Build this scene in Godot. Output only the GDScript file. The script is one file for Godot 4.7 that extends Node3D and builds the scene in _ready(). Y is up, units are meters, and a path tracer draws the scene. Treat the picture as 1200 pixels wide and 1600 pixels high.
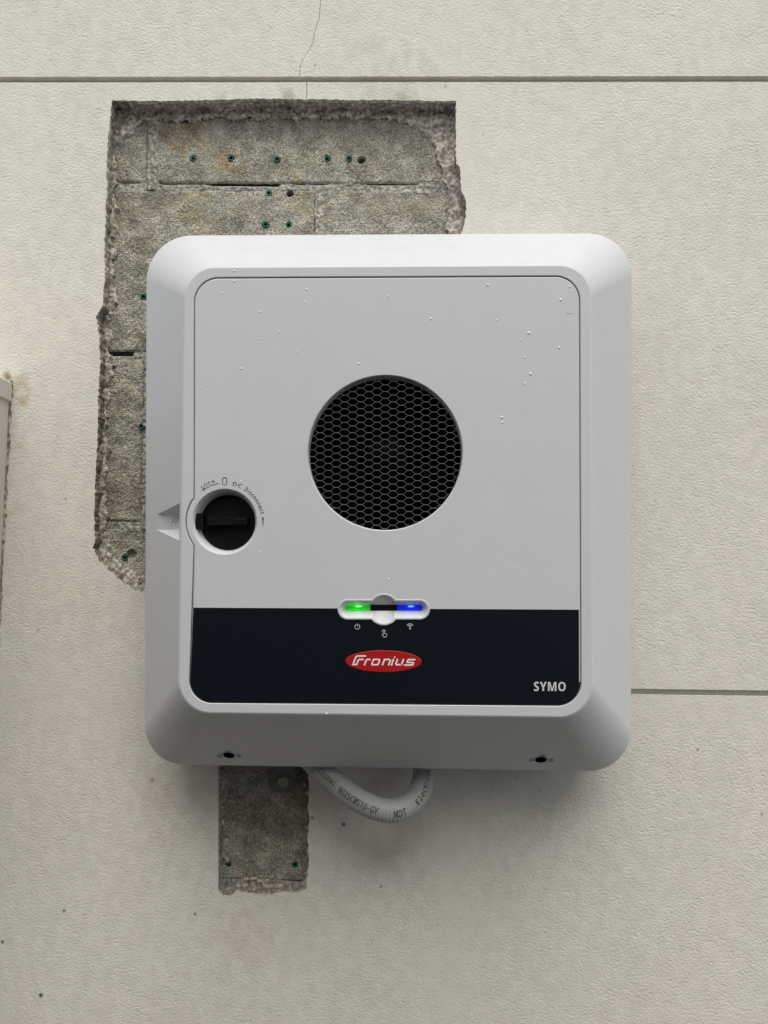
extends Node3D
# A wall-mounted solar inverter on a rendered block wall, photographed close up.
# Lengths are metres; the wall's rendered face is the plane z = 0 and +z points at the viewer.

const FOCAL := 1200.0            # lens, in pixels of a 1200 x 1600 frame
const AXIS := Vector2(600, 915)  # where the lens axis meets that frame
const CAM_POS := Vector3(0.0, 1.35, 0.917)
const Z_RIM := 0.085             # widest outline of the inverter cover
const Z_FRONT := 0.165           # its front face
const Z_BLOCK := -0.025          # face of the bare blocks
const TILT := -0.0125            # the courses of the wall are not quite level

var cam_basis := Basis()
var used := {}
var rng := RandomNumberGenerator.new()
var M := {}
var n_a := FastNoiseLite.new()
var n_b := FastNoiseLite.new()
var n_c := FastNoiseLite.new()

# ------------------------------------------------------------------ helpers
class MB:
	var v := PackedVector3Array()
	var n := PackedVector3Array()
	var c := PackedColorArray()
	var uv := PackedVector2Array()
	func tri(a: Vector3, b: Vector3, d: Vector3, na: Vector3, nb: Vector3, nd: Vector3, ca := Color.WHITE, cb := Color.WHITE, cd := Color.WHITE) -> void:
		if (b - a).cross(d - a).dot(na + nb + nd) > 0.0:
			v.append(a); v.append(d); v.append(b)
			n.append(na); n.append(nd); n.append(nb)
			c.append(ca); c.append(cd); c.append(cb)
		else:
			v.append(a); v.append(b); v.append(d)
			n.append(na); n.append(nb); n.append(nd)
			c.append(ca); c.append(cb); c.append(cd)
	func flat(a: Vector3, b: Vector3, d: Vector3, face: Vector3) -> void:
		tri(a, b, d, face, face, face)
	func quad(a: Vector3, b: Vector3, d: Vector3, e: Vector3, toward: Vector3) -> void:
		var g := (b - a).cross(d - a)
		if g.length() < 1e-14:
			g = (d - a).cross(e - a)
		g = g.normalized()
		if g.dot(toward) < 0.0:
			g = -g
		flat(a, b, d, g); flat(a, d, e, g)
	# smooth grid of rings; outward_from: normals point away from this point (or towards it)
	func loft(rings: Array, closed: bool, from: Vector3, away := true, colors: Array = []) -> void:
		var rn := rings.size()
		var m: int = rings[0].size()
		var norms := []
		for i in rn:
			var row := PackedVector3Array()
			row.resize(m)
			for j in m:
				var j0 := (j - 1 + m) % m if closed else maxi(j - 1, 0)
				var j1 := (j + 1) % m if closed else mini(j + 1, m - 1)
				var du: Vector3 = rings[i][j1] - rings[i][j0]
				var dv: Vector3 = rings[mini(i + 1, rn - 1)][j] - rings[maxi(i - 1, 0)][j]
				var g := du.cross(dv).normalized()
				var w: Vector3 = rings[i][j] - from
				if (g.dot(w) < 0.0) == away:
					g = -g
				row[j] = g
			norms.append(row)
		for i in rn - 1:
			for j in (m if closed else m - 1):
				var k := (j + 1) % m
				var A: Vector3 = rings[i][j]
				var B: Vector3 = rings[i][k]
				var C: Vector3 = rings[i + 1][k]
				var D: Vector3 = rings[i + 1][j]
				var ca := Color.WHITE
				var cb := ca
				var cc := ca
				var cd := ca
				if colors.size():
					ca = colors[i][j]; cb = colors[i][k]; cc = colors[i + 1][k]; cd = colors[i + 1][j]
				tri(A, B, C, norms[i][j], norms[i][k], norms[i + 1][k], ca, cb, cc)
				tri(A, C, D, norms[i][j], norms[i + 1][k], norms[i + 1][j], ca, cc, cd)
	func box(center: Vector3, size: Vector3, b := Basis(), bev := 0.0) -> void:
		var h := size * 0.5
		for ax in 3:
			for s in [-1.0, 1.0]:
				var nn := Vector3.ZERO
				nn[ax] = s
				var u := Vector3.ZERO
				u[(ax + 1) % 3] = h[(ax + 1) % 3] - bev
				var w := Vector3.ZERO
				w[(ax + 2) % 3] = h[(ax + 2) % 3] - bev
				var o := center + b * (nn * h[ax])
				quad(o + b * (-u - w), o + b * (u - w), o + b * (u + w), o + b * (-u + w), b * nn)
				if bev > 0.0:
					for ax2 in range(ax + 1, 3):
						for s2 in [-1.0, 1.0]:
							var ax3: int = 3 - ax - ax2
							var n2 := Vector3.ZERO
							n2[ax2] = s2
							var l := Vector3.ZERO
							l[ax3] = h[ax3] - bev
							var e1 := nn * h[ax] + n2 * (h[ax2] - bev)
							var e2 := nn * (h[ax] - bev) + n2 * h[ax2]
							quad(center + b * (e1 - l), center + b * (e1 + l), center + b * (e2 + l), center + b * (e2 - l), b * (nn + n2))
	# straight tube between two points with n sides
	func tube(a: Vector3, b: Vector3, r: float, sides := 6) -> void:
		var t := (b - a).normalized()
		var u := t.cross(Vector3.UP if absf(t.y) < 0.9 else Vector3.RIGHT).normalized()
		var w := t.cross(u)
		var ra := PackedVector3Array()
		var rb := PackedVector3Array()
		for k in sides:
			var o := (u * cos(TAU * k / sides) + w * sin(TAU * k / sides)) * r
			ra.append(a + o); rb.append(b + o)
		for k in sides:
			var k2 := (k + 1) % sides
			var n0 := (ra[k] - a).normalized()
			var n1 := (ra[k2] - a).normalized()
			tri(ra[k], ra[k2], rb[k2], n0, n1, n1)
			tri(ra[k], rb[k2], rb[k], n0, n1, n0)
	func mesh(mat: Material) -> ArrayMesh:
		var arr := []
		arr.resize(Mesh.ARRAY_MAX)
		arr[Mesh.ARRAY_VERTEX] = v
		arr[Mesh.ARRAY_NORMAL] = n
		arr[Mesh.ARRAY_COLOR] = c
		if uv.size() == v.size():
			arr[Mesh.ARRAY_TEX_UV] = uv
		var am := ArrayMesh.new()
		am.add_surface_from_arrays(Mesh.PRIMITIVE_TRIANGLES, arr)
		am.surface_set_material(0, mat)
		return am

func numbered(called: String) -> String:
	var k: int = used.get(called, 0)
	used[called] = k + 1
	return called if k == 0 else "%s_%03d" % [called, k]

func tag(o: Node, label: String, category := "", group := "", kind := "") -> Node:
	if label:
		o.set_meta("label", label)
	if category:
		o.set_meta("category", category)
	if group:
		o.set_meta("group", group)
	if kind:
		o.set_meta("kind", kind)
	return o

func thing(called: String, label: String, category: String, at := Vector3.ZERO, group := "") -> Node3D:
	var o := Node3D.new()
	o.name = numbered(called)
	o.position = at
	add_child(o)
	tag(o, label, category, group)
	return o

# commits a mesh built in world coordinates as a part of parent (whose origin is off)
func part(called: String, mb: MB, mat: Material, parent: Node, off := Vector3.ZERO) -> MeshInstance3D:
	var o := MeshInstance3D.new()
	o.name = called
	if off != Vector3.ZERO:
		for i in mb.v.size():
			mb.v[i] -= off
	o.mesh = mb.mesh(mat)
	parent.add_child(o, true)
	return o

func ray(px: float, py: float) -> Vector3:
	return cam_basis * Vector3((px - AXIS.x) / FOCAL, -(py - AXIS.y) / FOCAL, -1.0)

# the point of the upright plane at z that the photograph shows at (px, py)
func P(px: float, py: float, z: float) -> Vector3:
	var d := ray(px, py)
	return CAM_POS + d * ((z - CAM_POS.z) / d.z)

func on_plane(px: float, py: float, o: Vector3, nn: Vector3) -> Vector3:
	var d := ray(px, py)
	return CAM_POS + d * ((o - CAM_POS).dot(nn) / d.dot(nn))

func to_px(p: Vector3) -> Vector2:
	var q := cam_basis.inverse() * (p - CAM_POS)
	return AXIS + Vector2(q.x, -q.y) * (FOCAL / -q.z)

func xy(p: Vector3) -> Vector2:
	return Vector2(p.x, p.y)

# closed outline -> edge pairs
func edges_of(poly: PackedVector2Array) -> PackedVector2Array:
	var e := PackedVector2Array()
	for i in poly.size():
		e.append(poly[i]); e.append(poly[(i + 1) % poly.size()])
	return e

# even-odd fill of any set of closed outlines by horizontal trapezoids; returns triangles
func scan_fill(e: PackedVector2Array, extra_y: Array = []) -> PackedVector2Array:
	var ys := []
	for p in e:
		ys.append(p.y)
	ys.append_array(extra_y)
	ys.sort()
	var lines := []
	for y in ys:
		if lines.is_empty() or y - lines[-1] > 2e-6:
			lines.append(y)
	var order := []
	for i in range(0, e.size(), 2):
		if absf(e[i].y - e[i + 1].y) > 1e-9:
			var lo := e[i] if e[i].y < e[i + 1].y else e[i + 1]
			var hi := e[i + 1] if e[i].y < e[i + 1].y else e[i]
			order.append([lo.y, hi.y, lo.x, (hi.x - lo.x) / (hi.y - lo.y)])
	order.sort_custom(func(a, b): return a[0] < b[0])
	var out := PackedVector2Array()
	var active := []
	var at := 0
	for k in lines.size() - 1:
		var y0: float = lines[k]
		var y1: float = lines[k + 1]
		var ym := (y0 + y1) * 0.5
		while at < order.size() and order[at][0] < ym:
			active.append(order[at]); at += 1
		var keep := []
		var xs := []
		for a in active:
			if a[1] > ym:
				keep.append(a)
				xs.append(Vector3(a[2] + (ym - a[0]) * a[3], a[2] + (y0 - a[0]) * a[3], a[2] + (y1 - a[0]) * a[3]))
		active = keep
		xs.sort()
		for i in range(0, xs.size() - 1, 2):
			var L: Vector3 = xs[i]
			var R: Vector3 = xs[i + 1]
			if R.x - L.x < 1e-7:
				continue
			out.append(Vector2(L.y, y0)); out.append(Vector2(R.y, y0)); out.append(Vector2(R.z, y1))
			out.append(Vector2(L.y, y0)); out.append(Vector2(R.z, y1)); out.append(Vector2(L.z, y1))
	return out

func add_fill(mb: MB, t: PackedVector2Array, z: float) -> void:
	for i in range(0, t.size(), 3):
		mb.flat(Vector3(t[i].x, t[i].y, z), Vector3(t[i + 1].x, t[i + 1].y, z), Vector3(t[i + 2].x, t[i + 2].y, z), Vector3.BACK)

func circle_px(cx: float, cy: float, r: float, z: float, n := 96) -> PackedVector2Array:
	var c := xy(P(cx, cy, z))
	var rr := r * (CAM_POS.z - z) / FOCAL
	var o := PackedVector2Array()
	for k in n:
		o.append(c + Vector2(cos(TAU * k / n), sin(TAU * k / n)) * rr)
	return o

func ring3(poly: PackedVector2Array, z: float) -> PackedVector3Array:
	var o := PackedVector3Array()
	for p in poly:
		o.append(Vector3(p.x, p.y, z))
	return o

func circle3(c: Vector2, r: float, z: float, n := 96) -> PackedVector3Array:
	var o := PackedVector3Array()
	for k in n:
		o.append(Vector3(c.x + cos(TAU * k / n) * r, c.y + sin(TAU * k / n) * r, z))
	return o

# flat ribbon along a 2D polyline (metres) at depth z, a hair thick
func ribbon(mb: MB, pts: PackedVector2Array, w: float, z: float, closed := false, lift := 0.00015) -> void:
	var n := pts.size()
	var L := PackedVector2Array()
	var R := PackedVector2Array()
	for i in n:
		var a := pts[(i - 1 + n) % n] if closed or i > 0 else pts[i]
		var b := pts[(i + 1) % n] if closed or i < n - 1 else pts[i]
		var d0 := (pts[i] - a).normalized()
		var d1 := (b - pts[i]).normalized()
		if d0 == Vector2.ZERO:
			d0 = d1
		if d1 == Vector2.ZERO:
			d1 = d0
		var t := (d0 + d1).normalized()
		if t == Vector2.ZERO:
			t = d0
		var nn := Vector2(-t.y, t.x)
		var k := 1.0 / maxf(0.45, absf(nn.dot(Vector2(-d0.y, d0.x))))
		L.append(pts[i] + nn * w * 0.5 * k); R.append(pts[i] - nn * w * 0.5 * k)
	for i in (n if closed else n - 1):
		var j := (i + 1) % n
		var zz := z + lift
		mb.quad(Vector3(L[i].x, L[i].y, zz), Vector3(L[j].x, L[j].y, zz), Vector3(R[j].x, R[j].y, zz), Vector3(R[i].x, R[i].y, zz), Vector3.BACK)
		mb.quad(Vector3(L[i].x, L[i].y, zz), Vector3(L[j].x, L[j].y, zz), Vector3(L[j].x, L[j].y, z), Vector3(L[i].x, L[i].y, z), Vector3(L[i].x - R[i].x, L[i].y - R[i].y, 0))
		mb.quad(Vector3(R[i].x, R[i].y, zz), Vector3(R[j].x, R[j].y, zz), Vector3(R[j].x, R[j].y, z), Vector3(R[i].x, R[i].y, z), Vector3(R[i].x - L[i].x, R[i].y - L[i].y, 0))

func px_line(list: Array, z: float) -> PackedVector2Array:
	var o := PackedVector2Array()
	for p in list:
		o.append(xy(P(p[0], p[1], z)))
	return o

func arc_px(cx: float, cy: float, r: float, a0: float, a1: float, z: float, n := 16) -> PackedVector2Array:
	var o := PackedVector2Array()
	for k in n + 1:
		var a := deg_to_rad(lerpf(a0, a1, float(k) / n))   # degrees clockwise from straight up
		o.append(xy(P(cx + sin(a) * r, cy - cos(a) * r, z)))
	return o

# ------------------------------------------------------------------ lettering
var fonts := {}
var baseline := {}
func font(name: String, weight := 400) -> Font:
	var key := name + str(weight)
	if not fonts.has(key):
		var f := SystemFont.new()
		f.font_names = PackedStringArray([name])
		f.font_weight = weight
		fonts[key] = f
	return fonts[key]

# triangles of one glyph, baseline at y = 0, cap height 1, left at x = 0; and its advance
func glyph(ch: String, f: Font) -> Array:
	var m := TextMesh.new()
	m.font = f
	m.font_size = 64
	m.pixel_size = 1.0
	m.depth = 0.0
	m.curve_step = 4.0
	m.horizontal_alignment = HORIZONTAL_ALIGNMENT_LEFT
	m.vertical_alignment = VERTICAL_ALIGNMENT_BOTTOM
	if not baseline.has(f):
		m.text = "H"
		var bb := m.get_aabb()
		baseline[f] = Vector2(bb.position.y, bb.size.y)
	m.text = ch
	var t := PackedVector2Array()
	var base: Vector2 = baseline[f]
	if m.get_surface_count() > 0:
		var a := m.surface_get_arrays(0)
		var vs: PackedVector3Array = a[Mesh.ARRAY_VERTEX]
		var idx: PackedInt32Array = a[Mesh.ARRAY_INDEX] if a[Mesh.ARRAY_INDEX] != null else PackedInt32Array(range(vs.size()))
		for i in idx:
			t.append(Vector2(vs[i].x, vs[i].y - base.x) / base.y)
	return [t, f.get_string_size(ch, HORIZONTAL_ALIGNMENT_LEFT, -1, 64).x / base.y]

func boundary(t: PackedVector2Array) -> PackedVector2Array:
	var seen := {}
	for i in range(0, t.size(), 3):
		for k in 3:
			var a := t[i + k]
			var b := t[i + (k + 1) % 3]
			var ka := Vector2i((a * 1e7).round())
			var kb := Vector2i((b * 1e7).round())
			if ka == kb:
				continue
			var key := [ka, kb] if ka < kb else [kb, ka]
			if seen.has(key):
				seen[key][2] += 1
			else:
				seen[key] = [a, b, 1]
	var e := PackedVector2Array()
	for k in seen:
		if seen[k][2] == 1:
			e.append(seen[k][0]); e.append(seen[k][1])
	return e

# ------------------------------------------------------------------ textures and materials
func noise(kind: int, freq: float, sd: int, oct := 4, ridged := false) -> FastNoiseLite:
	var f := FastNoiseLite.new()
	f.noise_type = kind as FastNoiseLite.NoiseType
	f.frequency = freq
	f.seed = sd
	f.fractal_type = FastNoiseLite.FRACTAL_RIDGED if ridged else FastNoiseLite.FRACTAL_FBM
	f.fractal_octaves = oct
	return f

func gray(f: FastNoiseLite, w: int, h: int, w2 := 0, h2 := 0, seamless := true) -> PackedByteArray:
	var im: Image = f.get_seamless_image(w, h) if seamless else f.get_image(w, h)
	im.convert(Image.FORMAT_L8)
	if w2:
		im.resize(w2, h2, Image.INTERPOLATE_CUBIC)
	return im.get_data()

func l8(bytes: PackedByteArray, w: int, h: int) -> ImageTexture:
	return ImageTexture.create_from_image(Image.create_from_data(w, h, false, Image.FORMAT_L8, bytes))

func std(lin: Color, rough: float, spec := 0.5, metal := 0.0) -> StandardMaterial3D:
	var m := StandardMaterial3D.new()
	m.albedo_color = lin.linear_to_srgb()
	m.roughness = rough
	m.metallic_specular = spec
	m.metallic = metal
	m.cull_mode = BaseMaterial3D.CULL_DISABLED
	return m

const UVX := -0.60
const UVY := 2.10
const UVW := 1.20
const UVH := 1.60

func make_materials() -> void:
	# white moulded plastic, with a barely visible moulding grain
	var grain := gray(noise(FastNoiseLite.TYPE_SIMPLEX, 0.12, 11, 3), 256, 256)
	M.plastic = std(Color(0.53, 0.54, 0.568), 0.42, 0.45)
	M.plastic.heightmap_enabled = true
	M.plastic.heightmap_texture = l8(grain, 256, 256)
	M.plastic.heightmap_scale = 0.004
	M.plastic.uv1_triplanar = true
	M.plastic.uv1_world_triplanar = true
	M.plastic.uv1_scale = Vector3.ONE * 14.0
	var smear := noise(FastNoiseLite.TYPE_SIMPLEX, 0.006, 5, 4)
	var sm := gray(smear, 256, 256)
	for i in sm.size():
		sm[i] = clampi(90 + sm[i] / 5, 0, 255)
	M.plastic.roughness_texture = l8(sm, 256, 256)
	M.plastic.roughness = 1.0
	M.white_print = std(Color(0.55, 0.56, 0.58), 0.5)
	M.logo_white = std(Color(0.78, 0.72, 0.72), 0.45)
	M.grey_print = std(Color(0.20, 0.20, 0.205), 0.6)
	M.navy = std(Color(0.0055, 0.0078, 0.012), 0.28, 0.35)
	M.red = std(Color(0.36, 0.010, 0.014), 0.4, 0.4)
	M.black = std(Color(0.0035, 0.004, 0.0055), 0.36, 0.36)
	M.dark = std(Color(0.004, 0.004, 0.0045), 0.7, 0.2)
	M.fan = std(Color(0.0012, 0.0012, 0.0014), 0.45, 0.15)
	M.mesh = std(Color(0.12, 0.12, 0.12), 0.5, 0.5)
	M.steel = std(Color(0.20, 0.20, 0.20), 0.45, 0.5, 0.3)
	M.zinc = std(Color(0.44, 0.43, 0.42), 0.22, 0.7, 0.3)
	M.plug = std(Color(0.010, 0.115, 0.085), 0.45, 0.45)
	M.conduit = std(Color(0.33, 0.332, 0.33), 0.42, 0.45)
	M.ink = std(Color(0.012, 0.012, 0.013), 0.6, 0.2)
	M.meter = std(Color(0.60, 0.585, 0.53), 0.45, 0.4)
	M.water = std(Color(0.72, 0.73, 0.74), 0.05, 0.6)
	for g in [["green", Color(0.02, 0.55, 0.03), Color(0.03, 0.62, 0.03)], ["blue", Color(0.01, 0.03, 0.6), Color(0.012, 0.03, 0.85)]]:
		var l := std(g[1], 0.25)
		l.emission_enabled = true
		l.emission = (g[2] as Color).linear_to_srgb()
		l.emission_energy_multiplier = 0.14
		M[g[0] + "_lens"] = l
		var hot := std(g[1], 0.25)
		hot.emission_enabled = true
		hot.emission = Color(0.7, 1.0, 0.75) if g[0] == "green" else Color(0.5, 0.8, 1.0)
		hot.emission_energy_multiplier = 0.5
		M[g[0] + "_hot"] = hot
		var edge := std(g[1], 0.25)
		edge.emission_enabled = true
		edge.emission = Color(0.25, 1.0, 0.25) if g[0] == "green" else Color(0.12, 0.25, 1.0)
		edge.emission_energy_multiplier = 0.38
		M[g[0] + "_edge"] = edge

	# ---- rendered wall: raked ridges lying roughly level, broken up and slightly slanted
	var S := 2048
	var r1 := noise(FastNoiseLite.TYPE_SIMPLEX_SMOOTH, 0.175, 21, 2, true)
	r1.domain_warp_enabled = true
	r1.domain_warp_amplitude = 7.0
	r1.domain_warp_frequency = 0.05
	r1.domain_warp_fractal_octaves = 2
	var ridg := gray(r1, 860, 2048, S, S)
	var fine := gray(noise(FastNoiseLite.TYPE_SIMPLEX, 0.17, 22, 3), S, S)
	var soft := gray(noise(FastNoiseLite.TYPE_SIMPLEX, 0.010, 23, 3), 1024, 1024, S, S)
	var h := PackedByteArray()
	h.resize(S * S)
	for i in S * S:
		var k := 0.72 + 0.28 * clampf((soft[i] - 70) / 110.0, 0.0, 1.0)
		h[i] = clampi(int(ridg[i] * 0.66 * k + fine[i] * 0.28 + soft[i] * 0.06), 0, 255)
	var A := 1024
	var mott := gray(noise(FastNoiseLite.TYPE_SIMPLEX, 0.006, 31, 4), A, A)
	var mott2 := gray(noise(FastNoiseLite.TYPE_SIMPLEX, 0.05, 32, 4), A, A)
	var alb := Image.create_empty(A, A, false, Image.FORMAT_RGB8)
	var base := Color(0.822, 0.810, 0.778)
	var buf := PackedByteArray()
	buf.resize(A * A * 3)
	for i in A * A:
		var f := 1.0 + (mott[i] - 128) * 0.00010 + (mott2[i] - 128) * 0.00022
		var warm := (mott[(i + 300 * A) % (A * A)] - 128) * 0.00002
		buf[i * 3] = clampi(int(255.0 * base.r * (f + warm)), 0, 255)
		buf[i * 3 + 1] = clampi(int(255.0 * base.g * f), 0, 255)
		buf[i * 3 + 2] = clampi(int(255.0 * base.b * (f - warm * 1.5)), 0, 255)
	alb = Image.create_from_data(A, A, false, Image.FORMAT_RGB8, buf)
	var clean := ImageTexture.create_from_image(alb)
	# specks, chips and stains of the paint, where the photograph has them: [px, py, radius in px, colour, strength]
	var spots := [[100, 1423, 2.2, Color(0.2, 0.19, 0.17), 0.85], [305, 1428, 2.0, Color(0.2, 0.19, 0.17), 0.8], [64, 1555, 3.6, Color(0.16, 0.17, 0.16), 0.9],
		[595, 1385, 2.0, Color(0.22, 0.18, 0.16), 0.85], [537, 1288, 3.2, Color(0.26, 0.22, 0.2), 0.9], [1090, 1171, 2.0, Color(0.2, 0.19, 0.17), 0.85], [492, 102, 1.8, Color(0.35, 0.33, 0.28), 0.7],
		[238, 1219, 3.5, Color(0.42, 0.40, 0.36), 0.55], [4, 1472, 3.0, Color(0.2, 0.2, 0.18), 0.8], [103, 779, 1.6, Color(0.4, 0.38, 0.33), 0.7], [60, 985, 1.6, Color(0.3, 0.28, 0.25), 0.7],
		[488, 1278, 3.4, Color(0.42, 0.24, 0.22), 0.7], [696, 135, 1.6, Color(0.35, 0.33, 0.28), 0.7], [1190, 1272, 1.6, Color(0.25, 0.2, 0.2), 0.7], [755, 210, 1.5, Color(0.4, 0.38, 0.33), 0.6], [1182, 236, 1.5, Color(0.4, 0.38, 0.33), 0.6],
		[30, 602, 16.0, Color(0.62, 0.54, 0.42), 0.4], [12, 590, 8.0, Color(0.36, 0.28, 0.17), 0.6], [36, 625, 9.0, Color(0.6, 0.5, 0.33), 0.4], [24, 700, 10.0, Color(0.6, 0.54, 0.45), 0.2], [18, 800, 9.0, Color(0.6, 0.54, 0.45), 0.15],
		[380, 1465, 42.0, Color(0.75, 0.66, 0.62), 0.16], [255, 1240, 40.0, Color(0.76, 0.70, 0.66), 0.16], [560, 1330, 90.0, Color(0.76, 0.71, 0.68), 0.14], [290, 1300, 60.0, Color(0.75, 0.70, 0.65), 0.12],
		[150, 950, 40.0, Color(0.74, 0.70, 0.66), 0.15], [620, 150, 70.0, Color(0.62, 0.60, 0.54), 0.14], [350, 150, 9.0, Color(0.5, 0.48, 0.42), 0.3], [450, 150, 10.0, Color(0.5, 0.48, 0.42), 0.35], [630, 152, 12.0, Color(0.5, 0.48, 0.42), 0.35]]
	rng.seed = 77
	for k in 18:
		spots.append([rng.randf_range(0, 1200), rng.randf_range(0, 1600), rng.randf_range(0.7, 1.5), Color(0.36, 0.34, 0.3), rng.randf_range(0.25, 0.65)])
	for s in spots:
		var w := P(s[0], s[1], 0.0)
		var cx: float = (w.x - UVX) / UVW * A
		var cy: float = (UVY - w.y) / UVH * A
		var rr: float = s[2] * 0.000764 / UVW * A
		var ry: float = s[2] * 0.000764 / UVH * A
		for yy in range(int(cy - ry * 1.4) - 1, int(cy + ry * 1.4) + 2):
			for xx in range(int(cx - rr * 1.4) - 1, int(cx + rr * 1.4) + 2):
				if xx < 0 or yy < 0 or xx >= A or yy >= A:
					continue
				var d := Vector2((xx + 0.5 - cx) / rr, (yy + 0.5 - cy) / ry).length()
				d += (mott2[yy * A + xx] - 128) / 255.0 * (1.2 if s[2] > 5.0 else 0.3)
				var t: float = clampf(1.25 - d, 0.0, 1.0) * s[4]
				if t > 0.0:
					alb.set_pixel(xx, yy, alb.get_pixel(xx, yy).lerp(s[3], t))
	M.plaster = std(Color.WHITE, 0.85, 0.3)
	M.plaster.albedo_texture = ImageTexture.create_from_image(alb)
	M.plaster.heightmap_enabled = true
	M.plaster.heightmap_texture = l8(h, S, S)
	M.plaster.heightmap_scale = 0.085
	M.plaster_plain = M.plaster.duplicate()
	M.plaster_plain.albedo_texture = clean
	M.groove = std(Color(0.60, 0.585, 0.53), 0.85, 0.3)

	# ---- bare concrete block: coarse open aggregate
	var B := 1024
	var cell := noise(FastNoiseLite.TYPE_CELLULAR, 0.21, 41, 1)
	cell.fractal_type = FastNoiseLite.FRACTAL_NONE
	cell.cellular_return_type = FastNoiseLite.RETURN_DISTANCE
	cell.cellular_jitter = 1.0
	var cl := gray(cell, B, B)
	var cellv := noise(FastNoiseLite.TYPE_CELLULAR, 0.24, 46, 1)
	cellv.fractal_type = FastNoiseLite.FRACTAL_NONE
	cellv.cellular_return_type = FastNoiseLite.RETURN_CELL_VALUE
	var cv := gray(cellv, B, B)
	var g1 := gray(noise(FastNoiseLite.TYPE_SIMPLEX, 0.20, 42, 3), B, B)
	var g2 := gray(noise(FastNoiseLite.TYPE_SIMPLEX, 0.016, 43, 4), B, B)
	var bh := PackedByteArray()
	bh.resize(B * B)
	var ba := PackedByteArray()
	ba.resize(B * B * 3)
	for i in B * B:
		var pit := clampf((g1[i] - 70) / 70.0, 0.0, 1.0)
		var v := clampf((255 - cl[i]) / 255.0, 0.0, 1.0)
		bh[i] = clampi(int(255.0 * (0.15 + 0.5 * pit + 0.25 * v + 0.1 * g2[i] / 255.0)), 0, 255)
		var t := 0.70 + 0.30 * pit
		t *= 0.84 + (cv[i] / 255.0) * 0.28 + (g2[i] - 128) / 255.0 * 0.36
		var hue := (g2[(i * 7 + 5000) % (B * B)] - 128) / 255.0 * 0.04
		ba[i * 3] = clampi(int(255.0 * t * (0.70 + hue)), 0, 255)
		ba[i * 3 + 1] = clampi(int(255.0 * t * 0.685), 0, 255)
		ba[i * 3 + 2] = clampi(int(255.0 * t * (0.64 - hue)), 0, 255)
	M.block = std(Color.WHITE, 0.95, 0.2)
	M.block.albedo_texture = ImageTexture.create_from_image(Image.create_from_data(B, B, false, Image.FORMAT_RGB8, ba))
	M.block.heightmap_enabled = true
	M.block.heightmap_texture = l8(bh, B, B)
	M.block.heightmap_scale = 0.16
	M.block.uv1_triplanar = true
	M.block.uv1_world_triplanar = true
	M.block.uv1_scale = Vector3.ONE * 1.9
	M.block.vertex_color_use_as_albedo = true
	# mortar and the old render's torn edge
	var k1 := gray(noise(FastNoiseLite.TYPE_SIMPLEX, 0.05, 51, 5), 512, 512)
	var mh := PackedByteArray(k1)
	var ma := PackedByteArray()
	ma.resize(512 * 512 * 3)
	for i in 512 * 512:
		var t := 0.80 + (k1[i] - 128) / 255.0 * 0.6
		ma[i * 3] = clampi(int(255.0 * t), 0, 255)
		ma[i * 3 + 1] = clampi(int(255.0 * t), 0, 255)
		ma[i * 3 + 2] = clampi(int(255.0 * t), 0, 255)
	M.mortar = std(Color.WHITE, 0.95, 0.2)
	M.mortar.albedo_texture = ImageTexture.create_from_image(Image.create_from_data(512, 512, false, Image.FORMAT_RGB8, ma))
	M.mortar.heightmap_enabled = true
	M.mortar.heightmap_texture = l8(mh, 512, 512)
	M.mortar.heightmap_scale = 0.16
	M.mortar.uv1_triplanar = true
	M.mortar.uv1_world_triplanar = true
	M.mortar.uv1_scale = Vector3.ONE * 5.0
	M.mortar.vertex_color_use_as_albedo = true
	M.sealant = std(Color.WHITE, 0.8, 0.3)
	M.sealant.vertex_color_use_as_albedo = true
	M.concrete = std(Color(0.062, 0.057, 0.05), 0.9)
	M.fence = std(Color(0.075, 0.07, 0.065), 0.85, 0.3)

# ------------------------------------------------------------------ the wall
var hole_main := PackedVector2Array()
var hole_low := PackedVector2Array()

func roughen(base: PackedVector2Array, amp: float, step: float, sd: float, clean: Callable) -> PackedVector2Array:
	var o := PackedVector2Array()
	var run := 0.0
	for i in base.size():
		var a := base[i]
		var b := base[(i + 1) % base.size()]
		var n := maxi(1, int(a.distance_to(b) / step))
		var t := (b - a).normalized()
		var nn := Vector2(-t.y, t.x)
		for k in n:
			var p := a.lerp(b, float(k) / n)
			var w: float = n_a.get_noise_2d(p.x * 1000.0 + sd, p.y * 1000.0) + 0.6 * n_b.get_noise_2d(p.x * 1000.0, p.y * 1000.0 + sd)
			o.append(p + nn * w * amp * clean.call(p))
		run += a.distance_to(b)
	return o

func sdist(p: Vector2, poly: PackedVector2Array) -> float:
	var d := 1e9
	var inside := false
	var n := poly.size()
	for i in n:
		var a := poly[i]
		var b := poly[(i + 1) % n]
		var e := b - a
		var w := p - a
		d = minf(d, (w - e * clampf(w.dot(e) / e.length_squared(), 0.0, 1.0)).length_squared())
		if (a.y > p.y) != (b.y > p.y) and p.x < a.x + (p.y - a.y) * e.x / e.y:
			inside = not inside
	return sqrt(d) if inside else -sqrt(d)

# coarse field of the distance to a hole's edge (positive inside), read bilinearly
class Field:
	var o: Vector2
	var s := 0.005
	var w: int
	var h: int
	var d := PackedFloat32Array()
	func at(p: Vector2) -> float:
		var q := (p - o) / s
		var x := clampi(int(q.x), 0, w - 2)
		var y := clampi(int(q.y), 0, h - 2)
		var fx := clampf(q.x - x, 0.0, 1.0)
		var fy := clampf(q.y - y, 0.0, 1.0)
		return lerpf(lerpf(d[y * w + x], d[y * w + x + 1], fx), lerpf(d[(y + 1) * w + x], d[(y + 1) * w + x + 1], fx), fy)

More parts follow.
